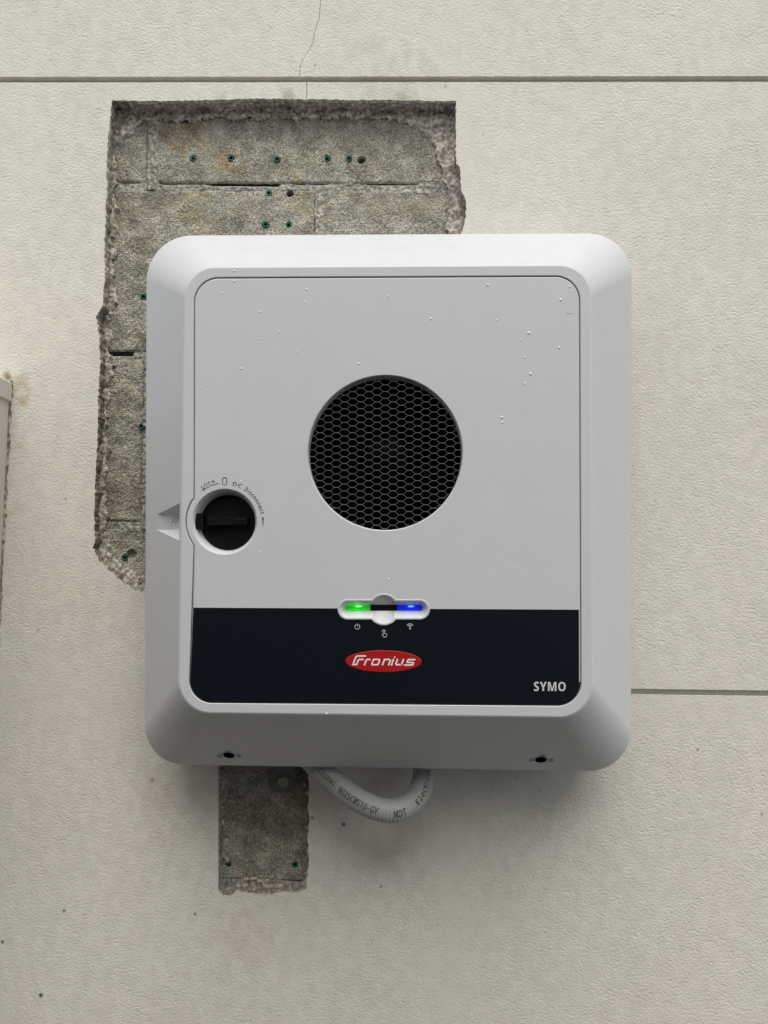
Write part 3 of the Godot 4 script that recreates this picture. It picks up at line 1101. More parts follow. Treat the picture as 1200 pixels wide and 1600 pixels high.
func build_inverter() -> void:
	var centre := P(604, 785, 0.05)
	var off := Vector3(centre.x, P(604, 1200, 0.05).y, 0.0)
	var inv := thing("solar_inverter", "pale grey wall-mounted solar inverter with round fan grille and dark lower strip", "inverter", off)
	var bt := [0.132, 0.236, 0.776, 0.880]
	var lt := [0.345, 0.535]
	var outer := outline([[228, 367], [988, 363], [987, 1207], [225, 1195]], [72, 68, 66, 62], Z_RIM, bt, lt)
	var front := outline([[289, 417], [924, 413], [927, 1122], [278, 1114]], [48, 50, 54, 52], Z_FRONT, bt, lt)
	# --- cover: side, rim, bevel, front edge
	var cover := MB.new()
	var sides := []
	sides.append(inset(outer, 0.005, 0.022))
	sides.append(inset(outer, 0.0035, 0.03))
	sides.append(inset(outer, 0.0004, 0.078))
	for k in 5:
		var a := k / 4.0
		var q := blend(outer, front, 0.05 * a * a)
		for i in q.size():
			q[i].z = Z_RIM - 0.004 + 0.004 * sin(a * PI * 0.5) + (Z_FRONT - Z_RIM) * 0.05 * a * a
		sides.append(q)
	var b0 := 0.05
	var b1 := 0.965
	cover.loft(sides, true, centre)
	# bevel, leaving gaps where a pocket or a screw hole is cut
	var ra := blend(outer, front, b0)
	var rb := blend(outer, front, b1)
	var N := outer.size()
	# index of the inserted points: bottom ones follow the BR arc, left ones follow the BL arc
	var ib := 21 * 3
	var il := 21 * 4 + bt.size()
	var gaps := [ib, ib + 2, il]
	var bev := MB.new()
	bev.loft([ra, blend(ra, rb, 0.35), blend(ra, rb, 0.7), rb], true, centre)
	var nl := (N * 6)
	var v2 := MB.new()
	for i in 3:
		for j in N:
			var at := i * nl + j * 6
			if j in gaps:
				continue
			for k in 6:
				v2.v.append(bev.v[at + k]); v2.n.append(bev.n[at + k]); v2.c.append(bev.c[at + k])
	cover.v.append_array(v2.v); cover.n.append_array(v2.n); cover.c.append_array(v2.c)
	# rounded front edge
	var er := []
	var flatring := inset(front, 0.0016, Z_FRONT)
	for k in 6:
		var t := k / 5.0
		var q := PackedVector3Array()
		for i in N:
			var a := rb[i]
			var m := front[i]
			var b := flatring[i]
			q.append(a * (1 - t) * (1 - t) + m * 2 * t * (1 - t) + b * t * t)
		er.append(q)
	cover.loft(er, true, centre)
	# --- seam outline between frame and panel, bulging round the switch
	var seam_c := Vector2(351, 815)
	var seam := PackedVector2Array()
	var so := outline([[303.8, 434], [906, 431], [908, 1103], [295.3, 1098]], [38, 38, 37, 36], Z_FRONT)
	for p in so:
		seam.append(xy(p))
	# left edge runs from the end of the BL arc up to the start of the TL arc: insert the bulge
	for k in 21:
		var a := deg_to_rad(lerpf(-127.5, -52.5, k / 20.0))
		seam.append(xy(P(seam_c.x + sin(a) * 61.0, seam_c.y - cos(a) * 61.0, Z_FRONT)))
	var s3 := ring3(seam, Z_FRONT)
	var wall_in := inset(s3, -0.0005, Z_FRONT - 0.0004)
	var lip := inset(s3, -0.0009, Z_FRONT)
	var fe := edges_of(flat_poly(flatring))
	fe.append_array(edges_of(flat_poly(lip)))
	add_fill(cover, scan_fill(fe), Z_FRONT)
	cover.loft([lip, wall_in, inset(s3, -0.0003, Z_FRONT - 0.0012), inset(s3, -0.0003, Z_FRONT - 0.004)], true, centre + Vector3(0, 0, 0.05), false)
	cover.loft([inset(s3, -0.0003, Z_FRONT - 0.004), inset(s3, 0.002, Z_FRONT - 0.004)], true, centre)
	# --- screw holes in the lower bevel
	var screws := [[ib, 845.0, 1188.0], [ib + 2, 357.5, 1181.0]]
	var bores := []
	for s in screws:
		var i: int = s[0]
		var A := ra[i]
		var B := ra[i + 1]
		var C := rb[i + 1]
		var D := rb[i]
		var nn := (C - A).cross(D - B).normalized()
		if nn.z < 0:
			nn = -nn
		var hc := on_plane(s[1], s[2], A, nn)
		var u := nn.cross(Vector3.UP).normalized()
		var w := u.cross(nn)
		var loop := PackedVector3Array()
		var deep := PackedVector3Array()
		var chamf := PackedVector3Array()
		var axis := Vector3(0, 0.55, -0.83)
		for k in 40:
			var o := (u * cos(TAU * k / 40) + w * sin(TAU * k / 40))
			loop.append(hc + o * 0.0071)
			chamf.append(hc + o * 0.0062 + nn * -0.0007)
			deep.append(hc + o * 0.0060 + axis * 0.03)
		patch(cover, [[A, B, C, D], loop], nn)
		cover.loft([loop, chamf], true, hc + nn * 0.05, false)
		bores.append([chamf, deep, hc, nn, u, w])
	# --- padlock pocket in the left bevel
	var A0 := ra[il]
	var B0 := ra[il + 1]
	var C0 := rb[il + 1]
	var D0 := rb[il]
	var pn := (C0 - A0).cross(D0 - B0).normalized()
	if pn.z < 0:
		pn = -pn
	var q4 := [A0, B0, C0, D0]
	var pa := on_ruled(on_plane(245.5, 804, A0, pn), q4, pn)
	var pb := on_ruled(on_plane(245, 828, A0, pn), q4, pn)
	var pc := on_ruled(on_plane(280.5, 844.5, A0, pn), q4, pn)
	var pd := on_ruled(on_plane(282.3, 785.5, A0, pn), q4, pn)
	patch(cover, [[A0, B0, C0, D0], [pa, pb, pc, pd]], pn)
	var zf := minf(pa.z, pb.z)
	var zr := lerpf(zf, pd.z, 0.55)
	var fd := P(283.0, 805.8, zr)
	var fc := P(283.0, 827.0, zr)
	cover.quad(pa, pb, fc, fd, Vector3.BACK)
	cover.flat(pa, pd, fd, (pd - pa).cross(fd - pa).normalized() * (-1.0 if (pd - pa).cross(fd - pa).y > 0 else 1.0))
	cover.flat(pb, pc, fc, (pc - pb).cross(fc - pb).normalized() * (-1.0 if (pc - pb).cross(fc - pb).y < 0 else 1.0))
	cover.quad(pd, pc, fc, fd, Vector3.LEFT)
	part("cover", cover, M.plastic, inv, off)
	for b in bores:
		var mb := MB.new()
		mb.loft([b[0], blend(b[0], b[1], 0.5), b[1]], true, b[2], false)
		for k in 40:
			mb.flat(b[1][k], b[1][(k + 1) % 40], b[2] + Vector3(0, 0.0165, -0.025), Vector3.BACK)
		var bore := part("screw_hole", mb, M.dark, inv, off)
		var hd := MB.new()
		hd.tube(b[2] + Vector3(0, 0.0165, -0.025), b[2] + Vector3(0, 0.011, -0.017), 0.0045, 16)
		part("screw", hd, M.black, bore, off)
		# moulded marks beside the hole: open padlock, turn arrow with 180, closed padlock
		var ic := MB.new()
		var hc: Vector3 = b[2]
		var u: Vector3 = b[4]
		var w: Vector3 = b[5]
		if u.x < 0:
			u = -u
		if w.y < 0:
			w = -w
		var nn: Vector3 = b[3]
		var lines := [[[-13.5, -2.6], [-8.6, -2.6], [-8.6, 1.2], [-13.5, 1.2], [-13.5, -2.6]], [[-10.2, 1.2], [-10.2, 3.4], [-8.8, 4.4], [-7.0, 4.2], [-6.6, 2.6]],
			[[9.6, -2.6], [14.0, -2.6], [14.0, 1.4], [9.6, 1.4], [9.6, -2.6]], [[10.3, 1.4], [10.3, 3.4], [11.2, 4.4], [12.5, 4.4], [13.3, 3.4], [13.3, 1.4]], [[-6.2, 5.2], [-4.2, 7.0], [-1.6, 8.2], [1.6, 8.2], [4.2, 7.0], [6.4, 5.0]], [[6.4, 5.0], [6.2, 7.4]], [[-6.2, 5.2], [-5.9, 7.4]],
			[[-3.4, 9.8], [-3.4, 12.2]], [[-1.4, 9.8], [0.4, 9.8], [0.4, 12.2], [-1.4, 12.2], [-1.4, 9.8]], [[-1.4, 11.0], [0.4, 11.0]], [[1.9, 9.8], [3.6, 9.8], [3.6, 12.2], [1.9, 12.2], [1.9, 9.8]]]
		for l in lines:
			for k in l.size() - 1:
				var p: Vector3 = hc + (u * l[k][0] + w * l[k][1]) * 0.00078 * 1.15 + nn * 0.00015
				var q: Vector3 = hc + (u * l[k + 1][0] + w * l[k + 1][1]) * 0.00078 * 1.15 + nn * 0.00015
				ic.tube(p, q, 0.00032, 4)
		part("moulded_mark", ic, std(Color(0.17, 0.17, 0.17), 0.6), bore, off)
	# padlock sign in the pocket
	var pk := MB.new()
	var fn := (fd - pa).cross(pb - pa).normalized()
	if fn.z < 0:
		fn = -fn
	for ln in [[[268.8, 823], [268.8, 815.2], [279.6, 815.2]], [[270.6, 815], [270.8, 811.5], [272.6, 808.8], [275.4, 808.2], [277.8, 809.6], [278.8, 812.0]], [[274.6, 818.2], [274.6, 821.4]]]:
		for k in ln.size() - 1:
			pk.tube(on_plane(ln[k][0], ln[k][1], pa, fn), on_plane(ln[k + 1][0], ln[k + 1][1], pa, fn), 0.00036, 5)
	part("padlock_sign", pk, M.grey_print, inv, off)
	# rear housing between the cover and the wall
	var rear := MB.new()
	var r0 := inset(outer, 0.03, 0.001)
	var r1 := inset(outer, 0.03, 0.075)
	rear.loft([r0, r1], true, centre)
	var re := edges_of(flat_poly(inset(outer, 0.006, 0.03)))
	add_fill(rear, scan_fill(re), 0.03)
	part("rear_housing", rear, M.dark, inv, off)

	# --- front panel: white above, dark glossy strip below
	var Zp := Z_FRONT - 0.0004
	var pedge := inset(s3, 0.0006, Zp - 0.0010)
	var pface := inset(s3, 0.0017, Zp)
	var pe := edges_of(flat_poly(pface))
	var ysplit := P(600, 951, Zp).y
	var vent_c := xy(P(601.5, 707.5, Zp))
	var k_px := (CAM_POS.z - Zp) / FOCAL
	var vent_r := 122.3 * k_px
	var vent_rim := circle3(vent_c, vent_r, Zp, 128)
	pe.append_array(edges_of(flat_poly(vent_rim)))
	var sw_c := xy(P(351, 815, Zp))
	var sw_r := 52.0 * k_px
	var sw_rim := circle3(sw_c, sw_r, Zp, 96)
	pe.append_array(edges_of(flat_poly(sw_rim)))
	# indicator opening: a flat capsule with a round thumb dip in its middle
	var ind_hole := indicator_outline(0.6, Zp)
	pe.append_array(edges_of(ind_hole))
	# engraved lettering round the switch
	var eng := PackedVector2Array()
	var eng_t := PackedVector2Array()
	var sans := font("Droid Sans", 700)
	var put_arc := func(text: String, a0: float, a1: float, rad: float, cap: float) -> void:
		var w := 0.0
		var gl := []
		for ch in text:
			var gg := glyph(ch, sans)
			gl.append([gg, w])
			w += gg[1]
		for gg in gl:
			var mid: float = (gg[1] + gg[0][1] * 0.5) / w
			var a := deg_to_rad(lerpf(a0, a1, mid))
			var sc := cap * k_px
			var sx: float = deg_to_rad(absf(a1 - a0)) * rad * k_px / w
			var t2 := PackedVector2Array()
			for p in gg[0][0]:
				var q := Vector2((p.x - gg[0][1] * 0.5) * sx, p.y * sc + rad * k_px)
				t2.append(sw_c + q.rotated(-a))
			eng_t.append_array(t2)
			eng.append_array(boundary(t2))
	put_arc.call("DC", 10.5, 27.0, 57.5, 6.6)
	put_arc.call("Disconnect", 31.0, 79.0, 57.5, 6.6)
	put_arc.call("LOCK", -35.5, -13.5, 62.5, 5.2)
	var solid := func(poly: PackedVector2Array) -> void:
		eng.append_array(edges_of(poly))
		eng_t.append_array(scan_fill(edges_of(poly)))
	# arrow under LOCK
	var arw := PackedVector2Array()
	for p in [[-9, 61.2], [-20, 60.6], [-31, 60.4], [-31, 62.0], [-38, 60.0], [-31.5, 57.6], [-31, 59.0], [-20, 59.2], [-9, 59.8]]:
		var a := deg_to_rad(p[0])
		arw.append(xy(P(351 + sin(a) * p[1], 815 - cos(a) * p[1], Zp)))
	solid.call(arw)
	var bar := px_line([[409.3, 808.5], [412.2, 808.5], [412.4, 822], [409.5, 822]], Zp)
	solid.call(bar)
	var z_out := PackedVector2Array()
	var z_in := PackedVector2Array()
	for k in 32:
		var a := TAU * k / 32
		var cyy := -2.6 if sin(a) >= 0 else 2.6
		z_out.append(xy(P(350.8 + cos(a) * 4.1, 752.2 + cyy - sin(a) * 4.1, Zp)))
		z_in.append(xy(P(350.8 + cos(a) * 2.5, 752.2 + cyy - sin(a) * 2.5, Zp)))
	eng.append_array(edges_of(z_out)); eng.append_array(edges_of(z_in))
	var ze := edges_of(z_out)
	ze.append_array(edges_of(z_in))
	eng_t.append_array(scan_fill(ze))
	pe.append_array(eng)
	var all_t := scan_fill(pe, [ysplit])
	var up := PackedVector2Array()
	var dn := PackedVector2Array()
	for i in range(0, all_t.size(), 3):
		var cyy := (all_t[i].y + all_t[i + 1].y + all_t[i + 2].y) / 3.0
		if cyy > ysplit:
			up.append(all_t[i]); up.append(all_t[i + 1]); up.append(all_t[i + 2])
		else:
			dn.append(all_t[i]); dn.append(all_t[i + 1]); dn.append(all_t[i + 2])
	var panel := MB.new()
	var strip := MB.new()
	add_fill(panel, up, Zp)
	add_fill(strip, dn, Zp)
	# rounded edge of the panel
	var tmp := MB.new()
	tmp.loft([inset(s3, 0.0003, Zp - 0.0036), inset(s3, 0.0003, Zp - 0.0015), inset(s3, 0.0006, Zp - 0.0006), inset(s3, 0.0011, Zp - 0.00015), pface], true, centre)
	for i in range(0, tmp.v.size(), 3):
		var cyy := (tmp.v[i].y + tmp.v[i + 1].y + tmp.v[i + 2].y) / 3.0
		var dst := panel if cyy > ysplit else strip
		for k in 3:
			dst.v.append(tmp.v[i + k]); dst.n.append(tmp.n[i + k]); dst.c.append(tmp.c[i + k])
	var pan := part("front_panel", panel, M.plastic, inv, off)
	part("dark_strip", strip, M.navy, inv, off)
	var let := MB.new()
	for i in range(0, eng_t.size(), 3):
		let.flat(Vector3(eng_t[i].x, eng_t[i].y, Zp - 0.0022), Vector3(eng_t[i + 1].x, eng_t[i + 1].y, Zp - 0.0022), Vector3(eng_t[i + 2].x, eng_t[i + 2].y, Zp - 0.0022), Vector3.BACK)
	for i in range(0, eng.size(), 2):
		var a := eng[i]
		var b := eng[i + 1]
		let.quad(Vector3(a.x, a.y, Zp), Vector3(b.x, b.y, Zp), Vector3(b.x, b.y, Zp - 0.0022), Vector3(a.x, a.y, Zp - 0.0022), Vector3(0, 0, 1))
	part("engraved_lettering", let, M.plastic, pan, off)

	for sc in [[[[795, 881], [803, 885.5], [811, 888], [818, 892]], 0.0006, Color(0.66, 0.66, 0.67)], [[[933, 460], [937, 465]], 0.0011, Color(0.30, 0.30, 0.30)], [[[884, 489.5], [895, 490.2]], 0.0008, Color(0.36, 0.36, 0.36)], [[[733, 602], [741, 609]], 0.0005, Color(0.63, 0.63, 0.64)], [[[430, 690], [437, 683]], 0.0005, Color(0.62, 0.62, 0.63)]]:
		var su := MB.new()
		ribbon(su, px_line(sc[0], Zp), sc[1], Zp, false, 0.00008)
		if sc[0][0][0] < 920:
			part("scuff_mark", su, std(sc[2], 0.6), pan, off)
	# --- fan grille
	var rim := MB.new()
	rim.loft([vent_rim, circle3(vent_c, vent_r - 0.0005, Zp - 0.0002, 128), circle3(vent_c, vent_r - 0.0009, Zp - 0.0010, 128), circle3(vent_c, vent_r - 0.0013, Zp - 0.004, 128), circle3(vent_c, vent_r - 0.0014, Zp - 0.012, 128)], true, Vector3(vent_c.x, vent_c.y, Zp + 0.2), false)
	part("vent_rim", rim, M.plastic, inv, off)
	var zm := Zp - 0.0030
	var gm := MB.new()
	var pc2 := 12.75 * k_px
	var pr := 10.75 * k_px
	var hb := 3.5 * k_px
	var R := vent_r - 0.0011
	for c in range(-10, 11):
		for r in range(-13, 14):
			var cc := vent_c + Vector2(c * pc2, r * pr + (0.5 * pr if absi(c) % 2 == 1 else 0.0))
			if (cc - vent_c).length() > R + 0.006:
				continue
			var l := cc - Vector2(hb, 0)
			var rr := cc + Vector2(hb, 0)
			var segs := [[l, rr]]
			for s in [-0.5, 0.5]:
				segs.append([rr, cc + Vector2(pc2 - hb, s * pr)])
			for sg in segs:
				var a: Vector2 = sg[0]
				var b: Vector2 = sg[1]
				# clip to the round opening
				var ia := (a - vent_c).length() < R
				var ibb := (b - vent_c).length() < R
				if not ia and not ibb:
					continue
				if ia != ibb:
					var lo := 0.0
					var hi := 1.0
					for k in 12:
						var m := (lo + hi) * 0.5
						if ((a.lerp(b, m) - vent_c).length() < R) == ia:
							lo = m
						else:
							hi = m
					if ia:
						b = a.lerp(b, lo)
					else:
						a = a.lerp(b, hi)
				var wob := n_a.get_noise_2d(a.x * 3000.0, a.y * 3000.0) * 0.0003
				gm.tube(Vector3(a.x, a.y, zm + wob), Vector3(b.x, b.y, zm + wob), 0.00032 if sg == segs[0] else 0.00022, 5)
	part("wire_mesh", gm, M.mesh, inv, off)
	var bowl := MB.new()
	bowl.loft([circle3(vent_c, vent_r + 0.004, Zp - 0.0121), circle3(vent_c, vent_r + 0.004, Zp - 0.07), circle3(vent_c, 0.001, Zp - 0.071)], true, Vector3(vent_c.x, vent_c.y, Zp), false)
	part("fan_housing", bowl, M.dark, inv, off)
	var fan := MB.new()
	var zfan := Zp - 0.046
	fan.loft([circle3(vent_c, 0.026, zfan - 0.02, 48), circle3(vent_c, 0.026, zfan + 0.002, 48), circle3(vent_c, 0.022, zfan + 0.006, 48), circle3(vent_c, 0.0005, zfan + 0.0075, 48)], true, Vector3(vent_c.x, vent_c.y, zfan - 0.02))
	var fo := part("fan", fan, M.fan, inv, off)
	for b in 7:
		var bl := MB.new()
		var rings := []
		for i in 7:
			var t := i / 6.0
			var rr := lerpf(0.029, 0.073, t)
			var ro := PackedVector3Array()
			for j in 7:
				var s := j / 6.0
				var a := TAU * b / 7.0 + 0.25 + lerpf(-0.1, 0.62, s) + 0.35 * t * t
				ro.append(Vector3(vent_c.x + cos(a) * rr, vent_c.y + sin(a) * rr, zfan - 0.012 + s * 0.018 - 0.003 * sin(s * PI)))
			rings.append(ro)
		bl.loft(rings, false, Vector3(vent_c.x, vent_c.y, Zp - 0.3))
		part("blade", bl, M.fan, fo, off)

	# --- rotary switch
	var zk2 := Zp - 0.0145
	var bo := MB.new()
	bo.loft([sw_rim, circle3(sw_c, sw_r - 0.0005, Zp - 0.0002), circle3(sw_c, sw_r - 0.0012, Zp - 0.0010), circle3(sw_c, sw_r - 0.0030, Zp - 0.005), circle3(sw_c, sw_r - 0.0044, Zp - 0.0115), circle3(sw_c, sw_r - 0.0050, zk2 - 0.002)], true, Vector3(sw_c.x, sw_c.y, Zp + 0.2), false)
	part("switch_recess", bo, M.plastic, inv, off)
	var kn := MB.new()
	var kr := sw_r - 0.0047
	kn.loft([circle3(sw_c, kr, zk2 - 0.003), circle3(sw_c, kr, zk2 - 0.0008), circle3(sw_c, kr - 0.0008, zk2), circle3(sw_c, kr - 0.003, zk2 + 0.0001), circle3(sw_c, 0.0001, zk2 + 0.0001)], true, Vector3(sw_c.x, sw_c.y, zk2 - 0.05))
	var knob := part("switch_knob", kn, M.black, inv, off)
	# grip bar, tapering to the right, with a stepped marker at its end
	var gb := MB.new()
	var gz := zk2 + 0.0095
	var g0 := P(322.5, 806.3, gz)
	var g1 := P(386, 808.5, gz)
	var g2 := P(385.5, 819.5, gz)
	var g3 := P(322.5, 820.0, gz)
	var q0 := [g0, g1, g2, g3]
	var ring_top := PackedVector3Array()
	var ring_low := PackedVector3Array()
	var ring_mid := PackedVector3Array()
	var gc := (g0 + g1 + g2 + g3) * 0.25
	for p in q0:
		ring_top.append(gc + (p - gc) * Vector3(0.975, 0.84, 1))
		ring_mid.append(p - Vector3(0, 0, 0.0011))
		ring_low.append(Vector3(gc.x + (p.x - gc.x) * 1.03, gc.y + (p.y - gc.y) * 1.25, zk2))
	for k in 4:
		var k2 := (k + 1) % 4
		var outw: Vector3 = (q0[k] + q0[k2]) * 0.5 - gc
		gb.quad(ring_top[k], ring_top[k2], ring_mid[k2], ring_mid[k], outw + Vector3(0, 0, 0.001))
		gb.quad(ring_mid[k], ring_mid[k2], ring_low[k2], ring_low[k], outw)
	gb.quad(ring_top[0], ring_top[1], ring_top[2], ring_top[3], Vector3.BACK)
	part("grip", gb, M.black, knob, off)
	var mk := MB.new()
	mk.box(P(375, 813.8, gz + 0.0004), Vector3(0.012, 0.0042, 0.0012), Basis(), 0.0004)
	mk.box(P(375, 812.2, gz + 0.0012), Vector3(0.011, 0.0007, 0.0008), Basis(), 0.0002)
	part("pointer", mk, M.black, knob, off)
	var tb := MB.new()
	tb.box(P(311, 815.0, Zp - 0.008) + Vector3(0, 0, -0.002), Vector3(0.0095, 0.0162, 0.013), Basis(), 0.0005)
	part("lock_tab", tb, M.black, knob, off)

	# --- indicator light bar
	build_indicator(inv, off, Zp)
	# --- printed signs on the strip
	var ic := MB.new()
	var zs := Zp
	ribbon(ic, arc_px(558.3, 979.2, 3.9, 28, 332, zs, 24), 0.00052, zs)
	ribbon(ic, px_line([[558.3, 974.2], [558.3, 979.0]], zs), 0.00058, zs)
	part("power_sign", ic, M.white_print, inv, off)
	ic = MB.new()
	for r in [2.6, 4.6, 6.6]:
		ribbon(ic, arc_px(640.6, 981.2, r, -48, 48, zs, 14), 0.00052, zs)
	var dot := PackedVector2Array()
	for p in circle_px(640.6, 982.0, 1.3, zs, 16):
		dot.append(p)
	add_fill(ic, scan_fill(edges_of(dot)), zs + 0.00015)
	part("wireless_sign", ic, M.white_print, inv, off)
	var ic3 := MB.new()
	ribbon(ic3, arc_px(599.6, 986.4, 2.4, -120, 100, zs, 16), 0.00042, zs)
	ribbon(ic3, px_line([[599.6, 985.4], [599.6, 991.0], [598.2, 990.6], [597.0, 991.2], [598.4, 994.0], [600.0, 995.6], [602.6, 995.6], [604.4, 993.8], [604.8, 991.0], [603.6, 990.2], [600.8, 989.4], [600.4, 985.6]], zs), 0.00042, zs)
	part("touch_sign", ic3, M.white_print, inv, off)
	# model lettering at the lower right of the strip
	var lt2 := MB.new()
	var x := 0.0
	var gl2 := []
	for ch in "SYMO":
		var gg := glyph(ch, sans)
		gl2.append([gg[0], x])
		x += gg[1] + 0.03
	var o2 := xy(P(833.5, 1079.5, zs))
	for gg in gl2:
		for i in range(0, gg[0].size(), 3):
			var tr := []
			for k in 3:
				var p: Vector2 = gg[0][i + k]
				tr.append(Vector3(o2.x + (p.x + gg[1]) * 51.0 * k_px / x, o2.y + p.y * 14.0 * k_px, zs + 0.00015))
			lt2.flat(tr[0], tr[1], tr[2], Vector3.BACK)
	part("model_lettering", lt2, M.white_print, inv, off)
	# maker's badge: red oval with slanting white letters
	var bd := MB.new()
	var bc := xy(P(599.2, 1033.2, zs))
	var el := []
	for st in [[1.0, 0.0], [0.995, 0.00025], [0.985, 0.0003]]:
		var rg := PackedVector3Array()
		for k in 96:
			rg.append(Vector3(bc.x + cos(TAU * k / 96) * 59.6 * k_px * st[0], bc.y + sin(TAU * k / 96) * (17.0 * k_px - (1.0 - st[0]) * 0.03), zs + st[1]))
		el.append(rg)
	bd.loft(el, true, Vector3(bc.x, bc.y, zs - 0.1))
	add_fill(bd, scan_fill(edges_of(flat_poly(el[2]))), zs + 0.0003)
	var badge := part("badge", bd, M.red, inv, off)
	var wl := MB.new()
	var zl := zs + 0.0003
	for st in [[[376, 160], [266, 160], [249, 172], [212, 266], [250, 266]], [[345, 203], [295, 203], [278, 214], [254, 276]], [[432, 203], [394, 203], [378, 214], [353, 276]], [[580, 276], [606, 203], [664, 203], [679, 214], [655, 276]], [[721, 196], [691, 279]], [[737, 168], [731, 184]],
		[[771, 196], [748, 255], [754, 268], [822, 268]], [[844, 196], [816, 278]], [[991, 205], [908, 205], [897, 215], [889, 233], [896, 241], [962, 242], [968, 250], [960, 268], [946, 273], [849, 273]]]:
		var pts := []
		for p in st:
			pts.append([525 + p[0] / 8.0, 1005 + p[1] / 8.0])
		ribbon(wl, px_line(pts, zl), 2.35 * k_px, zl)
	var op := []
	for p in [[474, 203], [539, 203], [545, 210], [527, 262], [518, 269], [453, 269], [448, 262], [466, 210]]:
		op.append([525 + p[0] / 8.0, 1005 + p[1] / 8.0])
	ribbon(wl, px_line(op, zl), 2.35 * k_px, zl, true)
	part("badge_lettering", wl, M.logo_white, badge, off)

# capsule with a round dip in its middle, shrunk by d pixels; clockwise from the left end
func indicator_outline(d: float, z: float) -> PackedVector2Array:
	var half := half_indicator(d)
	var o := PackedVector2Array()
	for p in half:
		o.append(xy(P(p.x, 952.2 - p.y, z)))
	for i in range(half.size() - 2, 0, -1):
		o.append(xy(P(half[i].x, 952.2 + half[i].y, z)))
	return o

func half_indicator(d: float) -> PackedVector2Array:
	var o := PackedVector2Array()
	var R := 16.0 - d
	var RC := 25.0 - d
	var x0 := 543.6
	var x1 := 655.6
	for k in 13:
		var a := PI * 0.5 * k / 12.0
		o.append(Vector2(x0 - cos(a) * R, sin(a) * R))
	var xm := 599.6
	var dx := sqrt(RC * RC - R * R)
	for k in 7:
		o.append(Vector2(lerpf(x0, xm - dx, (k + 1) / 8.0), R))
	var a0 := asin(R / RC)
	for k in 25:
		var a := lerpf(a0, PI - a0, k / 24.0)
		o.append(Vector2(xm - cos(a) * RC, sin(a) * RC))
	for k in 7:
		o.append(Vector2(lerpf(xm + dx, x1, (k + 1) / 8.0), R))
	for k in range(0, 13):
		var a := PI * 0.5 * (1.0 - k / 12.0)
		o.append(Vector2(x1 + cos(a) * R, sin(a) * R))
	return o

